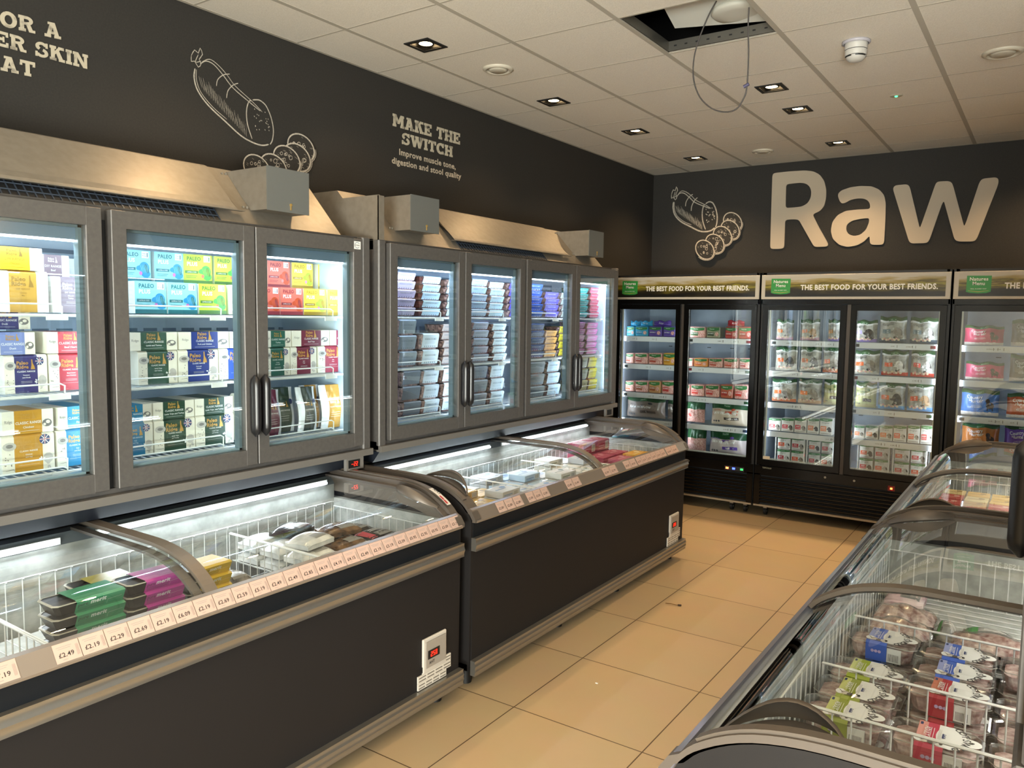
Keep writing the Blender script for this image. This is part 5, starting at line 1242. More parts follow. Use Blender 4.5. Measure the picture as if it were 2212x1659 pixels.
# ---------------- farther wall freezer: sleeved trays
def tray_stack(door, where, l, r, shelf, n, zt, sleeve, cn, big=False, lines='#6f7880', content=None, x=.565, top=None, cat_='meat tray', jitter=True, txt='WORKING DOG MEAT'):
    z0 = SHW[shelf]+.003; yc, w_, _, _ = bx(l, r, 740, 740, 0, x); hh = (zt-z0)/n
    rnd = random.Random(l*7+shelf)
    key = ('tray', round(w_, 3), round(hh, 3), sleeve, content)
    for k in range(n):
        dy = rnd.uniform(-.004, .004)
        nm = cn if not (top and k == n-1) else top
        pos = 'topmost' if k == n-1 else ('bottom' if k == 0 else f"{ORD[k]} from bottom")
        put('meat_tray', key, lambda: tray(w_*1.0, hh-.002, .13, sleeve, lines, content, True, 'sleeve', True, txt), (x-.065+rnd.uniform(-.004, .004), yc+dy, z0+k*hh), R90+rnd.uniform(-.03, .03), f"{nm} tray, {pos}, {where}, {SHN[shelf]} shelf, {door} tray door", 'meat tray', f"{cn} trays, {SHN[shelf]} shelf, {door} tray door")
SHW = (1.122, 1.391, 1.661); SHN = ('bottom', 'middle', 'top')
def zw(py, px=1000, x=.565): return at(px, py, 0, x).z
tray_stack('first', 'left stack', 854, 900, 2, 5, zw(588, 880), '#b7aecb', 'lilac-sleeved')
tray_stack('first', 'second stack', 909, 953, 2, 5, zw(597, 930), '#a9c4d6', 'pale blue sleeved', content=DARKMEAT)
tray_stack('first', 'edge stack', 964, 1000, 2, 5, zw(603, 975), '#b9d2dc', 'ice-blue sleeved')
tray_stack('first', 'left stack', 858, 902, 1, 3, zw(690, 880), '#8f9ba6', 'grey-sleeved deep', True)
tray_stack('first', 'second stack', 909, 950, 1, 2, zw(720, 930), '#c9d6dc', 'silver-sleeved deep', True)
tray_stack('first', 'edge stack', 953, 990, 1, 5, zw(700, 965), '#a89a90', 'bare meat', content=TMEAT)
tray_stack('first', 'left stack', 868, 912, 0, 3, zw(801, 890), '#6c7480', 'slate-sleeved deep', True)
tray_stack('first', 'second stack', 913, 951, 0, 3, zw(799, 930), '#b8c4cc', 'light grey sleeved deep', True)
tray_stack('first', 'edge stack', 955, 990, 0, 3, zw(796, 965), '#cfd8d6', 'white-sleeved deep', True)
tray_stack('second', 'left stack', 1016, 1054, 2, 5, zw(603, 1040), '#a9bdd0', 'powder-blue sleeved')
tray_stack('second', 'second stack', 1055, 1089, 2, 5, zw(609, 1070), '#b3cbd4', 'pale grey-blue sleeved')
tray_stack('second', 'edge stack', 1098, 1125, 2, 5, zw(611, 1104), '#5d52b8', 'violet-sleeved')
tray_stack('second', 'left stack', 1020, 1058, 1, 5, zw(696, 1040), '#aab4c4', 'pink-edged grey sleeved')
tray_stack('second', 'second stack', 1062, 1095, 1, 5, zw(699, 1080), '#c3d0cf', 'off-white sleeved')
tray_stack('second', 'left stack', 1020, 1055, 0, 3, zw(791, 1040), '#a3aab2', 'grey-sleeved deep', True)
tray_stack('second', 'second stack', 1059, 1092, 0, 3, zw(789, 1075), '#c6d2d4', 'pale-sleeved deep', True)
tray_stack('third', 'left stack', 1138, 1172, 2, 5, zw(613, 1155), '#2c5fc0', 'royal blue sleeved', lines='#dfe6f5')
tray_stack('third', 'second stack', 1175, 1207, 2, 4, zw(631, 1190), '#6e62c8', 'violet-sleeved', lines='#e8e4f5')
tray_stack('third', 'edge stack', 1209, 1235, 2, 4, zw(632, 1215), '#b9c0b8', 'pale-sleeved')
tray_stack('third', 'left stack', 1140, 1177, 1, 5, zw(699, 1160), '#2f4a82', 'navy-sleeved', lines='#c9d4ea')
tray_stack('third', 'second stack', 1175, 1203, 1, 4, zw(714, 1190), '#e5ad5c', 'orange-sleeved', lines='#8a5c20')
tray_stack('third', 'edge stack', 1206, 1232, 1, 4, zw(705, 1215), '#c9b82e', 'yellow-green sleeved', lines='#5c5a20')
tray_stack('third', 'left stack', 1140, 1180, 0, 3, zw(782, 1160), '#8b9296', 'dull grey sleeved deep', True)
tray_stack('third', 'second stack', 1182, 1212, 0, 3, zw(780, 1195), '#c3d2d6', 'pale-sleeved deep', True)
tray_stack('fourth', 'left stack', 1243, 1270, 2, 5, zw(622, 1260), '#1f8f84', 'teal-sleeved', lines='#d4efe8')
tray_stack('fourth', 'second stack', 1271, 1294, 2, 5, zw(621, 1282), '#cc4e63', 'rose-red sleeved', lines='#f5dce0')
tray_stack('fourth', 'left stack', 1240, 1264, 1, 5, zw(696, 1255), '#c07aa4', 'mauve-pink sleeved', lines='#f5dce8')
tray_stack('fourth', 'second stack', 1266, 1291, 1, 5, zw(697, 1280), '#d076a6', 'pink-sleeved', lines='#f5dce8')
tray_stack('fourth', 'left stack', 1243, 1272, 0, 3, zw(772, 1260), '#bdb888', 'khaki-sleeved deep', True, lines='#6f6a40')
tray_stack('fourth', 'second stack', 1272, 1297, 0, 3, zw(771, 1285), '#d8c23c', 'yellow-sleeved deep', True, lines='#7a6a20')
# ---------------- goods in the black fridges
GY = FY+.135
def gbox(l, r, tp, bt, y=GY): return bx(l, r, tp, bt, 1, y)
FZ = {1: 1.497, 2: 1.239, 3: .973, 4: .728, 5: .457}
def pk(l, r, tp, sh, body, lc, nm, top='#2f6a36', d=.14, lift=0.0, y=GY):
    xc, w_, zb, zt = gbox(l, r, tp, tp, y); z0 = FZ[sh]+.001+lift; h_ = zt-z0
    if xc-w_/2 < .066: rr_ = xc+w_/2; w_ = rr_-.066; xc = (rr_+.066)/2
    put('mince_pack', ('sp', round(w_, 2), round(h_, 2), str(body), lc, top), lambda: small_pack(w_-.004, h_, d, body, lc, top), (xc, y+d/2, z0), 0, nm, 'raw food pack', 'small chilled packs in the corner fridge')
SHF = {1: 'top', 2: 'second', 3: 'third', 4: 'fourth', 5: 'lowest'}
def packs(door, sh, lst, tp, nms=None):
    n = len(lst)
    for i, (l, r, body, lc, cn) in enumerate(lst):
        pk(l, r, tp, sh, body, lc, f"{cn} pack, {ORD[i]} from left on the {SHF[sh]} shelf, {door} of the corner fridge")
LTD, RTD = 'left door', 'right door'
packs(LTD, 1, [(1347, 1371, '#3f97b5', '#2b6f94', 'turquoise'), (1372, 1400, '#3b8fb0', '#2b6f94', 'turquoise'), (1401, 1430, '#5c4a94', '#4a3a80', 'purple'), (1432, 1460, '#5c4a94', '#4a3a80', 'purple')], 705)
packs(LTD, 2, [(1343, 1369, MINCE, '#b4472f', 'pinkish'), (1371, 1399, MINCE, '#8c3a2c', 'pinkish'), (1401, 1430, MINCE, '#a3402c', 'pinkish'), (1432, 1460, '#c99640', '#b37c20', 'yellow')], 763)
packs(LTD, 3, [(1343, 1370, MINCE, '#c0592c', 'orange-labelled'), (1372, 1400, MINCE, '#8a4a28', 'brown-labelled'), (1401, 1427, '#b98d62', '#8a4a28', 'tan'), (1429, 1458, MINCE, '#b23a34', 'red-labelled')], 823)
packs(RTD, 1, [(1489, 1524, MINCE, '#3c5a34', 'green-topped'), (1526, 1556, '#8a8a74', '#2e3d2c', 'dark green'), (1566, 1593, '#a8443e', '#8f2a28', 'red'), (1595, 1625, '#b24e46', '#8f2a28', 'red')], 706)
packs(RTD, 2, [(1476, 1497, MINCE, '#b4472f', 'half-hidden pink'), (1499, 1529, '#c9864c', '#b3552a', 'orange'), (1531, 1561, MINCE, '#a3402c', 'pink'), (1563, 1595, MINCE, '#b4472f', 'pink'), (1597, 1622, MINCE, '#9c2f2c', 'red')], 774)
packs(RTD, 3, [(1470, 1490, MINCE, '#9c2f2c', 'half-hidden red'), (1492, 1521, MINCE, '#c0392c', 'red-labelled'), (1523, 1554, MINCE, '#b23a34', 'red-labelled'), (1556, 1584, '#b06048', '#9c2f2c', 'brick-red'), (1586, 1616, MINCE, '#c0392c', 'red-labelled')], 831)
def sachet(l, r, tp, bt, col, nm):
    xc, w_, zb, zt = gbox(l, r, tp, bt, GY+.05)
    if xc-w_/2 < .075: rr_ = xc+w_/2; w_ = rr_-.075; xc = (rr_+.075)/2
    put('food_sachet', ('sa', col, round(w_, 2)), lambda: bag(w_*.92, .05, .06, [(0, 1, col)], lambda P, w, h: P.text('RAW', 0, h*.4, h*.3, WHITE, .01)), (xc, GY+.07, at((l+r)/2, 706, 1, GY).z+.004), 0, nm, 'raw food pack', 'sachets laid on the top-shelf packs', (0, 0))
sachet(1350, 1382, 691, 707, '#2b8fb8', 'bright turquoise sachet lying on the turquoise packs, outer one'); sachet(1381, 1409, 692, 707, '#2b8fb8', 'bright turquoise sachet lying on the packs, beside a purple sachet'); sachet(1410, 1450, 691, 707, '#5a3f93', 'purple sachet lying on the purple packs, corner fridge')
sachet(1569, 1608, 698, 712, '#b3303a', 'red sachet lying on the red packs, corner fridge')
def fbag(l, r, tp, sh, d, bands, art, nm, key, group, tilt=(0, 0), y=None, cat_='raw food bag', lift=0.0, z0=None):
    y = y or GY; xc, w_, zb, zt = gbox(l, r, tp, tp, y); zz = z0 if z0 is not None else FZ[sh]+.004+lift; h_ = zt-zz
    if sh > 1: h_ = min(h_, (FZ[sh-1]-.034-zz)*.985)
    w_ = w_*.93
    if xc-w_/2 < .070: xc = .070+w_/2
    put('food_bag', (key, round(w_, 2), round(h_, 2)), lambda: bag(w_, h_, d, bands, art), (xc, y+d/2, zz), 0, nm, cat_, group, tilt)
FB = 'free-flow mince bags in the corner fridge'
fbag(1346, 1434, 858, 4, .13, [(0, .78, '#8a7d74'), (.78, 1, '#264c2d')], art_free('#26282c', 'TRIPE'), 'dark-lettered grey mince bag, fourth shelf, left door of the corner fridge', 'fr1', FB)
fbag(1437, 1474, 860, 4, .12, [(0, .75, '#8a7d74'), (.75, 1, '#264c2d')], art_free('#26282c', 'TRIPE'), 'dark-lettered grey mince bag cut off by the middle frame of the corner fridge', 'fr2', FB, y=GY+.03)
fbag(1478, 1520, 868, 4, .12, [(0, .66, MINCE), (.66, 1, '#264c2d')], lambda P, w, h: P.ell(w*-.2, h*.35, w*.1, h*.08, mat('#c0392c', .4), 8), 'pink mince bag with green top, left of the orange-lettered bag', 'fr3', FB)
fbag(1531, 1614, 869, 4, .13, [(0, .72, '#c9b9a6'), (.72, 1, '#264c2d')], art_free('#c0492c', 'CHICKEN & TRIPE'), 'orange-lettered cream mince bag in the corner fridge', 'fr4', FB)
fbag(1479, 1522, 923, 5, .14, [(0, .60, MINCE), (.60, 1, '#264c2d')], lambda P, w, h: P.ell(w*-.15, h*.3, w*.2, h*.08, mat('#d8b0a8', .4), 8), 'pale mince bag left of the purple-lettered bag, lowest level', 'fr5', FB)
fbag(1527, 1612, 921, 5, .14, [(0, .66, '#c3b4b0'), (.66, 1, '#1f4529')], art_free('#5a3f93', 'TURKEY'), 'purple-lettered mince bag on the fridge bottom', 'fr6', FB)
fbag(1352, 1440, 922, 5, .14, [(0, .66, '#b8aaa4'), (.66, 1, '#1f4529')], art_free('#26282c', 'BEEF'), 'dark-lettered mince bag low in the corner fridge behind the chest lid', 'fr7', FB)
CLB = noisy('clear_bag_print', '#8d8a80', '#c9c6bd', 16, .25, detail=6)
CL = CLB
def bandsO(c1, c2=CL): return [(0, .16, c1), (.16, .80, c2), (.84, 1, '#28552f')]
OB = 'upright nugget bags in the fridge under the word Raw'
D3, D4 = 'left door of the Raw-side fridge', 'right door of the Raw-side fridge'
def obags(lst, sh, tp, door):
    for i, (l, r, b1, dog, oc, cn, nm, dt) in enumerate(lst):
        ar = art_original(dog, oc) if nm != 'nug' else art_free('#4c6b2c', 'NUGGETS')
        fbag(l, r, tp+dt, sh, .10, bandsO(b1, CL if nm != 'nug' else '#b9b886'), ar, f"{cn} bag, {ORD[i]} from left, {SHF[sh]} shelf, {door}", ('ob', b1 if isinstance(b1, str) else 'clear', dog[0], oc, nm), OB)
GD = ('#8c8378', '#5c544c'); BD = ('#2f2c2e', '#1c1a1c'); TD = ('#b08a62', '#7a5a3c'); WD = ('#e2dfda', '#4a4644')
obags([(1674, 1713, '#c9a0b0', GD, '#d9763c', 'pink and orange', 'o', 0), (1726, 1770, '#c9a0b0', TD, '#d9763c', 'pink-footed', 'o', 0), (1786, 1818, '#8a78b0', GD, '#c9863c', 'mauve-footed', 'o', 0)], 1, 690, D3)
obags([(1672, 1722, CL, BD, '#d9662c', 'black-dog', 'o', 0), (1725, 1774, CL, BD, '#c9662c', 'black-dog', 'o', 0), (1775, 1818, '#d98a6c', GD, '#e0662c', 'orange-label', 'o', 0)], 2, 749, D3)
obags([(1664, 1720, '#d9835c', GD, '#e0662c', 'orange-footed', 'o', 0), (1721, 1775, '#c9a88c', GD, '#e0762c', 'orange-label', 'o', 0), (1777, 1818, '#a9a070', GD, '#5c7a3c', 'green nugget', 'nug', 0)], 3, 819, D3)
obags([(1838, 1896, '#8a78b0', BD, '#a898c8', 'violet-footed black-dog', 'o', 6), (1898, 1960, '#3c4c5c', GD, '#5c7078', 'slate-footed', 'o', -2), (1964, 2028, '#3c4c5c', WD, '#5c7078', 'slate-footed', 'o', 0)], 1, 686, D4)
obags([(1840, 1901, CL, GD, '#e0662c', 'orange-label', 'o', 0), (1902, 1964, '#c0392c', WD, '#d9562c', 'red-footed pale-dog', 'o', 0), (1966, 2021, '#c0392c', WD, '#d23c30', 'red-footed pale-dog', 'o', 0)], 2, 757, D4)
obags([(1846, 1894, '#a9a070', GD, '#5c7a3c', 'green nugget', 'nug', 0), (1895, 1957, '#6ea0d0', BD, '#d9662c', 'sky-blue footed', 'o', 0), (1958, 2018, '#6ea0d0', TD, '#e0562c', 'sky-blue footed', 'o', 0)], 3, 826, D4)
def oboxes(lst, sh, tp, door, z0=None, row=None, grp='small dog-print boxes in the Raw-side fridge', y=GY):
    for i, (l, r, dog, oc) in enumerate(lst):
        xc, w_, zb, zt = gbox(l, r, tp, tp, y); zz = (z0 if z0 is not None else FZ[sh])+.001; h_ = min(zt-zz, .135) if row else zt-zz
        rw = row or f"{SHF[sh]} shelf"
        put('food_carton', ('obx', round(w_, 2), round(h_, 3), dog, oc), lambda: orig_box(w_-.004, h_, .09, dog, oc), (xc, y+.05, zz), 0, f"small dog-print box, {ORD[i]} from left, {rw}, {door}", 'food carton', grp)
oboxes([(1660, 1687, '#8c8378', '#c0303c'), (1688, 1715, '#5c544c', '#c0303c'), (1716, 1743, '#8c8378', '#c0303c'), (1744, 1770, '#2f2c2e', '#d9763c'), (1771, 1799, '#2f2c2e', '#d9763c')], 4, 904, D3)
oboxes([(1845, 1868, '#8c8378', '#e0762c'), (1870, 1898, '#2f2c2e', '#e0762c'), (1900, 1929, '#8c8378', '#e0762c'), (1930, 1959, '#b5b0a8', '#e0562c'), (1961, 1988, '#8c8378', '#e0562c'), (1989, 2016, '#b5b0a8', '#d23c3c')], 4, 920, D4)
def crate(l, r, door, nm, tp):
    xc, w_, _, _ = gbox(l, r, 960, 960, GY-.012); t = root('wire_crate', (xc, GY+.07, FZ[5]+.002), 0, nm, 'wire crate', 'white wire crates at the fridge bottom')
    b = MB(); hw, hd, h_ = w_/2, .085, .225
    for x in (-hw, hw):
        for y in (-hd, hd): b.tube([(x, y, 0), (x, y, h_)], .0055, WIRE, 5)
    for z in (.006, .08, .15, h_):
        for x in (-hw, hw): b.tube([(x, -hd, z), (x, hd, z)], .0025, WIRE, 4)
        b.tube([(-hw, hd, z), (hw, hd, z)], .0025, WIRE, 4)
    b.tube([(-hw, -hd, .006), (hw, -hd, .006)], .004, WIRE, 5); b.tube([(-hw, -hd, h_), (hw, -hd, h_)], .003, WIRE, 5)
    b.box(-hw, hw, -hd, hd, 0, .003, WHITE); b.build('wire_frame', t)
    for rr, zz in (('lower', FZ[5]+.006), ('upper', FZ[5]+.118)):
        for i in range(2):
            x = xc-hw/2*1.0+i*hw; dog = ('#8c8378', '#2f2c2e', '#b5b0a8')[(i+int(l)) % 3]; oc = ('#c0303c', '#d9562c')[(i+(rr == 'upper')) % 2]
            put('food_carton', ('cb', dog, oc, round(hw, 2)), lambda: orig_box(hw*.90, .106, .07, dog, oc), (x, GY+.055, zz), random.uniform(-.05, .05), f"small dog-print box, {rr} {['left', 'right'][i]} in the {nm.split(',')[0]}, {door}", 'food carton', 'small dog-print boxes in wire crates')
crate(1676, 1738, 'left door', 'left wire crate, left door of the Raw-side fridge', 0); crate(1744, 1800, 'left door', 'right wire crate, left door of the Raw-side fridge', 0)
crate(1855, 1922, 'right door', 'left wire crate, right door of the Raw-side fridge', 0); crate(1931, 2003, 'right door', 'right wire crate, right door of the Raw-side fridge', 0)
CH = 'dark-dog print bags in the fridge by the chest ends'
def chb(l, r, tp, sh, c1, nm, top='#2f5a34'):
    fbag(l, r, tp, sh, .12, [(0, .14, '#d6cfc6'), (.14, .86, c1), (.86, 1, top)], art_country(), nm, ('ch', c1), CH)
chb(2081, 2172, 704, 1, '#b8405c', 'raspberry-pink bag with a dark dog print on the top shelf'); chb(2184, 2262, 691, 1, '#6c6a66', 'grey bag with a dark dog print on the top shelf')
chb(2083, 2172, 783, 2, '#c04a6c', 'raspberry-pink bag with a dark dog print on the second shelf'); chb(2180, 2262, 767, 2, '#7a766e', 'grey bag with a dark dog print on the second shelf')
chb(2074, 2162, 843, 3, '#4a78b8', 'blue bag with a dark dog print on the third shelf'); chb(2173, 2262, 852, 3, '#b4532c', 'rust-orange bag with a dark dog print on the third shelf')
chb(2075, 2162, 917, 4, '#b8733c', 'tan-orange bag with a dark dog print on the fourth shelf'); chb(2168, 2250, 921, 4, '#6a4aa0', 'purple bag with a dark dog print on the fourth shelf')
chb(2075, 2162, 985, 5, '#8a5c4a', 'brown bag with a dark dog print on the lowest level')
# ---------------- goods in the chests
JR = random.Random(11)
def merit(x, yc, zt, zf, sleeve, cn, w):
    hh = .0405; n = int((zt-zf)/hh)
    for k in range(n):
        z = zf+hh*k; i = n-k
        put('meat_tray', ('mer', sleeve), lambda: merit_tray(w, hh-.002, .105, sleeve, w*.70), (x-.053, yc, z+.001), R90+math.radians(JR.uniform(-1.2, 1.2)), f"{cn}-sleeved black meat tray, {ORD[i-1]} from the top of its stack in the nearest chest", 'meat tray', f"{cn}-sleeved trays in the nearest chest")
def merit_tray(w, h, d, sleeve, sw):
    parts = tray(w, h, d, sleeve, '#e9e6e0', mat('#181617', .35), False, 'sleeve', True, 'pure'); b = MB(); s = sw/2; ox = w*.145
    prof = [(-d/2*.80-.002, -.0005), (-d/2-.010, h*.93), (-d/2*.98, h+.002), (d/2*.98, h+.002), (d/2+.004, h*.93)]
    b.loft([[(ox-s, y, z) for y, z in prof], [(ox+s, y, z) for y, z in prof]], prt(sleeve, .35), False, False)
    sf = lambda u, v, e: (u, -d/2*.80-.002-(d/2*.20+.008)*(v/(h*.93))-e, v)
    P = Print(b, sf); P.text('merit', ox-s*.1, h*.50, h*.36, WHITE, .03, maxw=s*.9); P.text('pure', ox-s*.72, h*.50, h*.32, mat('#2a2a2a', .5), .0, maxw=s*.4)
    for q in range(3): P.rect(ox-s*.9, ox+s*.2, h*(.36-.11*q), h*(.385-.11*q), mat('#3c4a44', .5))
    P.line([(ox+s*.3, h*.08), (ox+s*.3, h*.45), (ox+s*.9, h*.5)], h*.02, WHITE)
    tr = MB()
    def ring(z, f_): a, c = w/2*f_, d/2*f_; q = .012; return [(-a+q, -c, z), (a-q, -c, z), (a, -c+q, z), (a, c-q, z), (a-q, c, z), (-a+q, c, z), (-a, c-q, z), (-a, -c+q, z)]
    tr.loft([ring(0, .84), ring(h*.9, .98)], mat('#1a1819', .3), True, True); tr.loft([ring(h*.86, 1.0), ring(h*.93, 1.0), ring(h*.93, .93)], mat('#b9b4a4', .3), True, False)
    return [('tray', tr.mesh('tray'), []), ('sleeve', b.mesh('sleeve'), [])]

merit(1.12, -2.325, .845, .60, '#3f8f68', 'green', .205); merit(1.12, -2.118, .845, .60, '#b83a96', 'magenta', .185); merit(1.04, -1.875, .826, .60, '#d8b52c', 'yellow', .165)
merit(.93, -2.17, .83, .60, '#a39a44', 'olive', .19)
# dark film packs and cards right of the divider
def film_pack(w, d, h, body, stripe, txt=''):
    b = MB(); nx = 10
    def S(u, v, e): return (u, v, h*(1-abs(2*u/w)**4*.5)*(1-abs(2*v/d)**6*.5)+.002*math.sin(40*u+30*v)+e)
    vs = [S(-w/2+w*i/nx, -d/2+d*j/8, 0) for j in range(9) for i in range(nx+1)]
    b.add(vs, [(j*(nx+1)+i, j*(nx+1)+i+1, (j+1)*(nx+1)+i+1, (j+1)*(nx+1)+i) for j in range(8) for i in range(nx)], body, True)
    b.box(-w/2*.97, w/2*.97, -d/2*.97, d/2*.97, 0, h*.5, body)
    me = b.mesh('pack_body'); b = MB(); P = Print(b, S)
    if stripe: P.rect(-w*.42, -w*.42+w*.22, -d*.42, d*.42, prt(stripe), 2, 6)
    P.rect(-w*.1, w*.40, -d*.38, -d*.05, mat('#8a8a86', .4), 4, 4); P.rect(-w*.1, w*.3, d*.1, d*.13, WHITE, 3, 1); P.rect(-w*.1, w*.2, d*.2, d*.22, WHITE, 3, 1)
    if txt: P.text(txt, w*.12, -d*.24, d*.14, INK, .02, maxw=w*.4)
    return [('pack_body', me, []), ('printed_label', b.mesh('printed_label'), [])]
BLKF = noisy('black_film', '#0f0e10', '#3a3638', 18, 0.15, bump=.6); WHF = noisy('white_film', '#b9bcba', '#f0f0ec', 12, 0.2, bump=.7); CLF = noisy('clear_film', '#3a3634', '#c9c4bc', 16, 0.12, bump=.8, detail=6); BRF = noisy('brown_film', '#1e1614', '#7a5c40', 24, 0.2, bump=.8)
def lay(kind, cat_, px, py, z, w, d, h, body, stripe, rz, nm, grp, tilt=(0, 0), txt='', cname=None):
    p = at(px, py, 2, z+h); put(kind, (kind, round(w, 2), round(d, 2), body.name, stripe, txt), lambda: film_pack(w, d, h, body, stripe, txt), (p.x, p.y, z), rz, nm, cat_, grp, tilt)
FG = 'film-wrapped packs in the nearest chest'

def lay(x, y, z, w, d, h, body, stripe, nm, grp, txt='', yaw=0.0):
    put('film_pack', ('fp', round(w, 3), round(d, 3), round(h, 3), body.name, stripe, txt), lambda: film_pack(w, d, h, body, stripe, txt), (x, y, z), R90+math.radians(yaw), nm, 'food pack', grp)
FG = 'film-wrapped packs in the nearest chest'
REDF = noisy('red_film', '#8f1c1a', '#e0443c', 12, .25, bump=.5); PINKF = noisy('pink_film', '#c9a0a8', '#f0dcd8', 10, .25, bump=.4)
W3, D3_, H3 = .165, .13, .046
GRID3 = [ # column y, rows of (x, body, stripe, words)
 (-1.405, [(.72, WHF, None, 'white'), (.865, WHF, None, 'white'), (1.01, WHF, None, 'white'), (1.155, WHF, None, 'white')]),
 (-1.225, [(.72, CLF, '#a34a5c', 'pink-edged clear'), (.865, BLKF, None, 'black'), (1.01, BRF, None, 'bronze'), (1.155, CLF, None, 'clear')]),
 (-1.045, [(.72, BLKF, '#d9953c', 'orange-striped black'), (.865, BLKF, '#d9953c', 'orange-striped black'), (1.01, BLKF, '#b8404c', 'red-striped black'), (1.155, BLKF, None, 'plain black')])]
ROWN = ['rear', 'second', 'third', 'front']; COLN = ['beside the wire divider', 'in the middle column', 'in the column by the end basket']
for ci, (y, rows) in enumerate(GRID3):
    for ri, (x, body, st, cn) in enumerate(rows):
        lay(x, y, .651, W3, D3_, H3, WHF if ci == 0 else BLKF, None, f"lower {'white' if ci == 0 else 'black'} film pack, {ROWN[ri]} row {COLN[ci]}", FG, '', JR.uniform(-2, 2))
        if (ci, ri) not in ((2, 0),):
            lay(x, y, .651+H3+.003, W3, D3_, H3 if st is None else .034, body, st, f"{cn} film pack on top, {ROWN[ri]} row {COLN[ci]}", FG, {'#d9953c': 'BEEF', '#b8404c': 'LAMB'}.get(st, ''), JR.uniform(-3, 3))
lay(.80, -1.32, .752, .16, .12, .035, BLKF, None, 'shiny black pack lying highest, across the rear packs of the nearest chest', FG, '', 15)
lay(.95, -1.20, .752, .16, .12, .035, BRF, None, 'crinkled bronze pack lying highest over the middle packs, nearest chest', FG, '', -12)
lay(.985, -1.385, .752, .16, .12, .04, WHF, None, 'puffed white pack lying highest by the wire divider, nearest chest', FG, '', 8)
lay(1.15, -2.56, .601, .17, .13, .04, BLKF, '#6ea0d0', 'black and blue pack by the front, left of the wire divider', FG, 'merit'); lay(1.00, -2.56, .601, .17, .13, .04, BLKF, '#6ea0d0', 'black and blue pack second from the front, left of the wire divider', FG, 'minment')
lay(.85, -2.56, .601, .17, .13, .04, BLKF, '#6ea0d0', 'black and blue pack deeper in, left of the wire divider', FG, 'merit')
lay(1.15, -2.745, .601, .17, .13, .07, REDF, None, 'lower red film pack at the lower left edge of the view', FG); lay(1.15, -2.745, .675, .165, .13, .06, REDF, None, 'upper red film pack at the lower left edge of the view', FG)
lay(1.19, -2.13, .601, .17, .115, .05, BLKF, '#8ea84c', 'black and green pack in front of the magenta stack', FG, 'merit'); lay(1.19, -1.93, .601, .17, .115, .05, CLF, None, 'clear pack in front of the yellow stack', FG)
lay(1.19, -1.73, .601, .17, .115, .04, BLKF, '#8ea84c', 'black pack with a green edge near the middle of the chest front', FG, 'merit'); lay(1.05, -1.70, .601, .15, .13, .06, BLKF, None, 'black pack between the yellow stack and the wire divider', FG)
lay(.90, -1.70, .601, .16, .13, .10, CLF, None, 'tall clear pack right of the yellow stack, toward the rear', FG); lay(.80, -1.90, .601, .17, .13, .12, BLKF, None, 'tall black pack behind the yellow stack', FG)
def card_box(w, h, d, c, stripe):
    b = MB(); b.box(-w/2, w/2, -d/2, d/2, 0, h, prt(c, .45), .002); me = b.mesh('box'); b = MB()
    P = Print(b, flat(-d/2)); P.rect(w*.14, w*.42, h*.12, h*.86, WHITE); 
    for q in range(6): P.rect(w*(.17+.04*q), w*(.185+.04*q), h*.2, h*.78, INK)
    P.rect(-w*.42, w*.06, h*.42, h*.52, prt(stripe)); P.rect(-w*.42, -w*.05, h*.22, h*.28, prt(stripe))
    P = Print(b, lambda u, v, e: (u, v-d/2, h+e)); P.rect(-w*.5, w*.5, 0, d*.3, prt(c, .45)); P.rect(-w*.4, w*.2, d*.45, d*.52, prt(stripe)); P.ell(w*.2, d*.7, w*.14, d*.12, prt(stripe), 10)
    return [('box', me, []), ('printed_label', b.mesh('printed_label'), [])]

G2 = 'boxes in the far chest of the long wall'
def cbox(x, y, z, w, h, d, c, s_, nm, grp=G2, yaw=0.0, rz=R90):
    put('food_carton', ('cbx', round(w, 3), round(h, 3), round(d, 3), c, s_), lambda: card_box(w, h, d, c, s_), (x, y, z), rz+math.radians(yaw), nm, 'food carton', grp)
TAN, CRB, BLW, PBL, WGR = ('#cfae6c', '#8a6a2c', 'tan and white'), ('#d9c08a', '#a98240', 'cream and brown'), ('#c9ccd0', '#5c8ac0', 'blue and white'), ('#b8d0e4', '#4a78b8', 'pale blue'), ('#e4e2da', '#4a6a4c', 'white and green')
cols2 = [(-.50, TAN, CRB), (-.315, CRB, TAN), (-.13, TAN, BLW), (.10, PBL, BLW), (.285, BLW, PBL), (.47, BLW, WGR), (.77, WGR, WGR), (.955, WGR, BLW)]
PL2 = ['beside the near end', 'one in from the near end', 'by the first wire divider', 'just past the first wire divider', 'at the middle of the chest', 'by the second wire divider', 'just past the second wire divider', 'beside the pink boxes']
for ci, (y, a_, b_) in enumerate(cols2):
    for ri, x in enumerate((1.175, 1.04, .905, .77)):
        c, s_, cn = (a_, b_)[ri % 2]
        cbox(x, y, .681, .165, .045, .12, c, s_, f"{cn} flat carton, {['front', 'second', 'third', 'rear'][ri]} row; {PL2[ci]}", 'flat cartons in the far chest', JR.uniform(-3, 3))
        if (ci+ri) % 3 == 0: cbox(x, y, .729, .16, .035, .115, b_[0], b_[1], f"upper {b_[2]} flat carton, {['front', 'second', 'third', 'rear'][ri]} row; {PL2[ci]}", 'flat cartons in the far chest', JR.uniform(-3, 3))
PK = ('#b04a64', '#d9a0b0')
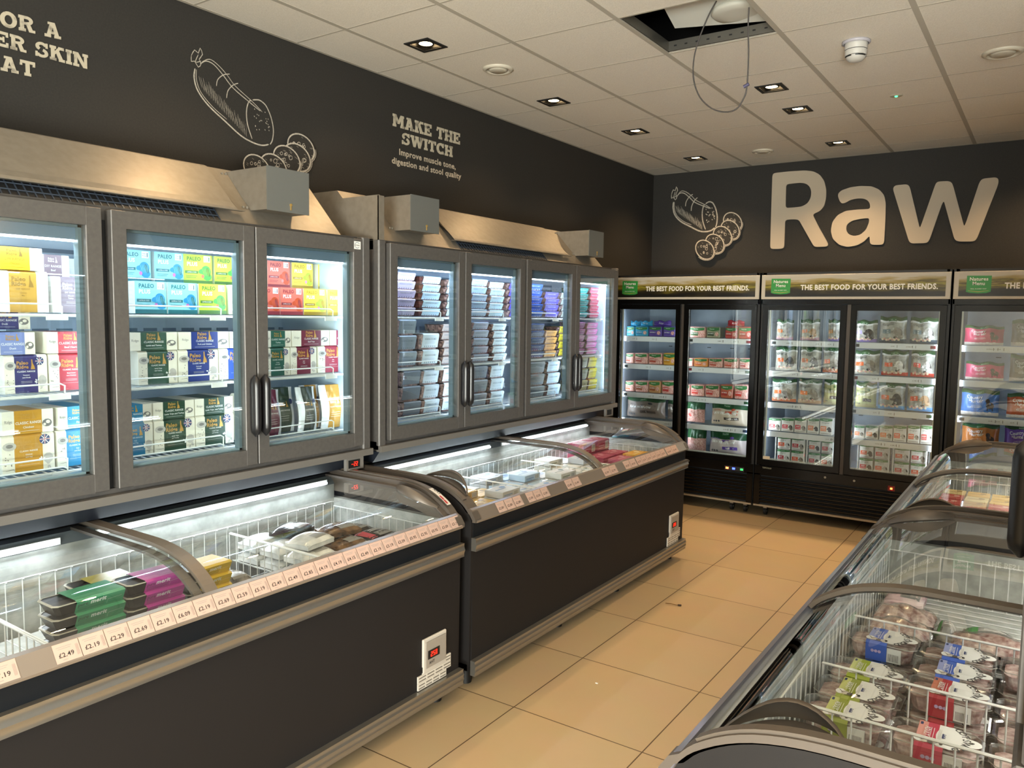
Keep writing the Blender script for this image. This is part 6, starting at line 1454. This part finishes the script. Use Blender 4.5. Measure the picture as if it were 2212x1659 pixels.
for i, (x, y, z, nm) in enumerate(((.80, 1.145, .681, 'lower rear deep pink carton seen through the nearer lid'), (.80, 1.145, .754, 'upper rear deep pink carton seen through the nearer lid'), (.95, 1.145, .681, 'deep pink carton in front of the rear pair, nearer lid'), (.80, 1.34, .681, 'lower deep pink carton in the far bay'), (.80, 1.34, .754, 'upper deep pink carton in the far bay'), (.95, 1.34, .681, 'front deep pink carton in the far bay'), (1.10, 1.16, .681, 'deep pink carton nearest the price rail'))):
    cbox(x, y, z, .17, .07, .125, PK[0], PK[1], nm+' of the far chest')
cbox(1.11, 1.37, .681, .18, .075, .14, '#d9a02c', '#f5e0b0', 'golden yellow carton near the front in the far bay of the far chest')
# Cotswold trays
def cots(bandc, tintc, cont):
    w, h, d = .201, .062, .124; b = MB()
    def ring(z, f_): a, c = w/2*f_, d/2*f_; q = .018; return [(-a+q, -c, z), (a-q, -c, z), (a, -c+q, z), (a, c-q, z), (a-q, c, z), (-a+q, c, z), (-a, c-q, z), (-a, -c+q, z)]
    b.loft([ring(.003, .80), ring(h*.66, .88)], cont, True, True); me_c = b.mesh('meat'); b = MB()
    b.loft([ring(0, .86), ring(h*.80, .95), ring(h*.86, 1.0), ring(h*.90, 1.0), ring(h*.93, .95), ring(h*.98, .93)], G_FILM, True, True)
    b.loft([ring(h*.86, 1.003), ring(h*.90, 1.003)], mat('#c9c7bd', .25), True, False)
    me_t = b.mesh('clear_tray'); b = MB(); x0, x1 = -w*.12, w*.42; bc = prt(bandc, .35); tc = prt(tintc, .35)
    # printed sleeve: narrow coloured band plus white panel with an arched end
    b.loft([[(-w*.20, y, z) for y, z in ((-d/2-.002, .002), (-d/2-.006, h*.9), (-d/2+.003, h), (d/2-.003, h), (d/2+.006, h*.9), (d/2+.002, .002))], [(w*.10, y, z) for y, z in ((-d/2-.002, .002), (-d/2-.006, h*.9), (-d/2+.003, h), (d/2-.003, h), (d/2+.006, h*.9), (d/2+.002, .002))]], bc, False, False)
    b.box(w*.10, w*.30, -d/2-.003, -d/2+.0, .006, h*.8, WHITE)
    P = Print(b, lambda u, v, e: (u, v, h+e))
    P.rect(-w*.20, -w*.10, -d/2+.004, d/2-.004, tc); P.rect(-w*.10, w*.02, -d/2+.004, d/2-.004, bc)
    P.rect(w*.02, w*.16, -d/2+.004, d/2-.004, WHITE); P.ell(w*.16, 0, w*.16, d*.48, WHITE, 24); P.ell(w*.36, 0, w*.12, d*.17, WHITE, 18)
    P.rect(-w*.185, -w*.155, d*.30, d*.42, FLAGB)
    for i, ch in enumerate('COTSWOLD'):
        a = 1.15-2.3*i/7; P.text(ch, w*.155+w*.125*math.cos(a), d*.39*math.sin(a)-d*.0, .017, mat('#3a3c3e', .5), .02, rot=a-math.pi/2)
    P.rect(w*.065, w*.105, -d*.10, d*.10, FLAGB); P.text('RAW', w*.085, 0, .010, WHITE, .02, rot=-math.pi/2)
    P.ell(w*.37, 0, w*.035, d*.03, INK, 8, .6); P.ell(w*.385, d*.03, w*.02, d*.015, INK, 6)
    for q in range(3): P.rect(w*(.025+.012*q), w*(.029+.012*q), -d*.25, d*.25, GREYP)
    for q in range(2): P.rect(-w*(.06-.03*q), -w*(.054-.03*q), -d*.30, d*.25, WHITE)
    P.text('ADULT', -w*.125, d*.05, .012, WHITE, .02, rot=-math.pi/2, maxw=.05)
    # working dogs at the near edge
    P.ell(-w*.16, -d*.33, w*.06, d*.13, WHITE, 10); P.ell(-w*.10, -d*.36, w*.05, d*.09, prt('#cfc6b8'), 10); P.ell(-w*.03, -d*.38, w*.045, d*.07, prt('#5c5650'), 10); P.ell(w*.04, -d*.38, w*.05, d*.08, prt('#d9d4cc'), 10); P.ell(w*.07, -d*.36, w*.02, d*.06, INK, 8)
    P.line([(-w*.18, -d*.25), (-w*.13, -d*.36), (-w*.08, -d*.30)], .003, INK); P.line([(w*.0, -d*.42), (w*.05, -d*.30), (w*.09, -d*.38)], .003, INK)
    P = Print(b, lambda u, v, e: (u, -d/2-.006-e, v))
    P.rect(w*.11, w*.29, h*.12, h*.80, WHITE)
    for q in range(10): P.rect(w*(.125+.015*q), w*(.131+.015*q), h*.18, h*.55, INK)
    for q in range(3): P.ell(-w*.10+w*.05*q, h*.55, .005, .005, mat('#b9a8d0', .5), 8)
    return [('clear_tray', me_t, []), ('meat', me_c, []), ('sleeve', b.mesh('sleeve'), [])]
CT = {'grey': ('#8a8f9c', '#b9bcc4'), 'blue': ('#4a6cc8', '#9fa8d8'), 'lime': ('#a8b838', '#cdd68a'), 'olive': ('#8f9a38', '#c4c878'), 'red': ('#b0323e', '#c97a62'), 'pink': ('#c23a55', '#dd9a90'), 'ochre': ('#a98a34', '#c9b060')}

NR = 'meat-tray chest'
def cstack(x, y, cs, nm, zf=.486):
    n = len(cs)
    for k, c in enumerate(cs):
        pos = {n-1: 'top', n-2: 'middle', n-3: 'bottom'}[k]
        cn = {'blue': 'blue', 'lime': 'lime green', 'olive': 'yellow-green', 'red': 'red', 'pink': 'crimson-pink', 'ochre': 'ochre', 'grey': 'grey'}[c]
        put('meat_tray', ('ct', c), lambda: cots(CT[c][0], CT[c][1], MEAT), (x+JR.uniform(-.002, .002), y+JR.uniform(-.002, .002), zf+k*.0665), math.radians(JR.uniform(-1.2, 1.2)), f"{cn} clear meat tray, {pos} of stack {nm}", 'meat tray', 'clear trays in the near right chest')
XC = (3.003, 3.209, 3.415)
cstack(XC[0], -.812, ['blue']*3, 'by the aisle glass, farthest row'); cstack(XC[1], -.812, ['blue']*3, 'in the centre column, farthest row'); cstack(XC[2], -.812, ['grey', 'blue', 'blue'], 'toward the cabinet, farthest row')
cstack(XC[0], -.958, ['blue']*2, 'by the aisle glass, sunk behind the lime one'); cstack(XC[1], -.958, ['red', 'blue', 'blue'], 'in the centre, between blue and red'); cstack(XC[2], -.958, ['grey', 'blue'], 'toward the cabinet, second row')
cstack(XC[0], -1.098, ['lime']*3, 'by the aisle glass before first cross wire'); cstack(XC[1], -1.098, ['red']*3, 'in the centre before first cross wire'); cstack(XC[2], -1.098, ['grey', 'blue'], 'toward the cabinet before first cross wire')
cstack(XC[0], -1.250, ['olive']*3, 'by the aisle glass, farther of the olive pair'); cstack(XC[1], -1.250, ['pink'], 'sunk deep in the centre of the middle bay'); cstack(XC[2], -1.250, ['red', 'ochre'], 'toward the cabinet in the middle bay')
cstack(XC[0], -1.387, ['olive']*3, 'by the aisle glass, nearer of the olive pair'); cstack(XC[1], -1.387, ['pink']*3, 'in the centre before the nearest cross wire'); cstack(XC[2], -1.387, ['red', 'ochre'], 'toward the cabinet before the nearest wire')
cstack(XC[0], -1.543, ['pink'], 'low by the aisle glass, nearest wire'); cstack(XC[1], -1.543, ['pink', 'ochre'], 'in the centre past the nearest wire'); cstack(XC[2], -1.543, ['ochre']*2, 'toward the cabinet past the nearest wire')
def meat_bag(x, y, z, w, d, h, rz, nm, m=MEAT):
    p = Vector((x, y, z)); px = x*1000
    def mk():
        b = MB(); nx = 14; r_ = random.Random(int(px))
        def S(i, j, k=1.0):
            u = -1+2*i/nx; v = -1+2*j/nx; t = max(0, (1-u*u))**.5*max(0, (1-v*v))**.5
            return (u*w/2*k, v*d/2*k, h*.5*(1+t*k)*1.0+.006*math.sin(7*u+5*v))
        for sgn in (1, -1):
            vs = [(x, y, (zz if sgn > 0 else h-zz)) for x, y, zz in [S(i, j, .93) for j in range(nx+1) for i in range(nx+1)]]
            b.add(vs, [(j*(nx+1)+i, j*(nx+1)+i+1, (j+1)*(nx+1)+i+1, (j+1)*(nx+1)+i) for j in range(nx) for i in range(nx)], m, True)
        me = b.mesh('meat'); b = MB()
        for sgn in (1, -1):
            vs = [(x, y, (zz+.002 if sgn > 0 else h-zz-.002)) for x, y, zz in [S(i, j, 1.0) for j in range(nx+1) for i in range(nx+1)]]
            b.add(vs, [(j*(nx+1)+i, j*(nx+1)+i+1, (j+1)*(nx+1)+i+1, (j+1)*(nx+1)+i) for j in range(nx) for i in range(nx)], G_FILM, True)
        return [('meat', me, []), ('film', b.mesh('film'), [])]
    put('meat_bag', ('mb', px), mk, (p.x, p.y, z), rz, nm, 'meat bag', 'vacuum-packed bones and joints')

meat_bag(3.02, -.640, .6045, .20, .13, .075, .0, 'vacuum-packed pink bones just beyond the farthest blue trays')
meat_bag(3.30, -.635, .6045, .27, .14, .085, .0, 'large vacuum-packed marbled joint beyond the centre blue trays')
meat_bag(3.02, -.49, .6045, .18, .12, .06, .0, 'second bag of pink bones, behind the first one', DARKMEAT)
def lay2(x, y, z, w, d, h, body, st, nm): put('film_pack', ('fp', round(w, 3), round(d, 3), round(h, 3), body.name, st, ''), lambda: film_pack(w, d, h, body, st, ''), (x, y, z), 0, nm, 'food pack', 'odd bags in the meat-tray chest')
lay2(3.145, -.515, .601, .055, .17, .05, CLF, '#4c8a4c', 'narrow crumpled clear bag with green print between the meaty bags')
lay2(3.47, -.50, .601, .09, .12, .06, WHF, '#4c8a4c', 'white and green film bag behind the marbled joint')
lay2(3.27, -.49, .601, .16, .12, .05, CLF, '#4c8a4c', 'clear green-printed bag behind the marbled joint')
lay2(2.985, -.22, .601, .13, .16, .05, PINKF, None, 'pale pink bag alone in the emptier half of the meat-tray chest')
# cream packs and red boxes in the farther right chest
G3 = 'small cartons in the farther right chest'
CB = {'cream': ('#ddcf9c', '#8a6a2c'), 'golden': ('#e0bd60', '#8a6a2c'), 'tan': ('#b8945c', '#7a5a34'), 'red': ('#b84a48', '#e8c8c0'), 'rosy': ('#cf9c98', '#a84a50'), 'white-blue': ('#cfd4dc', '#6a8ac0'), 'beige': ('#cdb890', '#8a6a4a')}
RW = [(1.76, ['cream', 'golden', 'golden', 'cream', 'cream']), (1.61, ['red', 'cream', 'golden', 'cream', 'cream']), (1.46, ['red', 'tan', 'red', 'cream', 'white-blue']), (1.31, ['rosy', 'red', 'tan', 'beige', 'white-blue']), (1.16, ['rosy', 'beige', 'red', 'rosy', 'beige'])]
for ri, (y, cc) in enumerate(RW):
    for ci, c in enumerate(cc):
        cbox(2.965+ci*.122, y, .621, .112, .055, .135, CB[c][0], CB[c][1], f"{c} small carton, {ORD[ci]} from the aisle in the {['farthest', 'fourth-nearest', 'third-nearest', 'second-nearest', 'nearest'][ri]} row", G3, JR.uniform(-2, 2), 0.0)
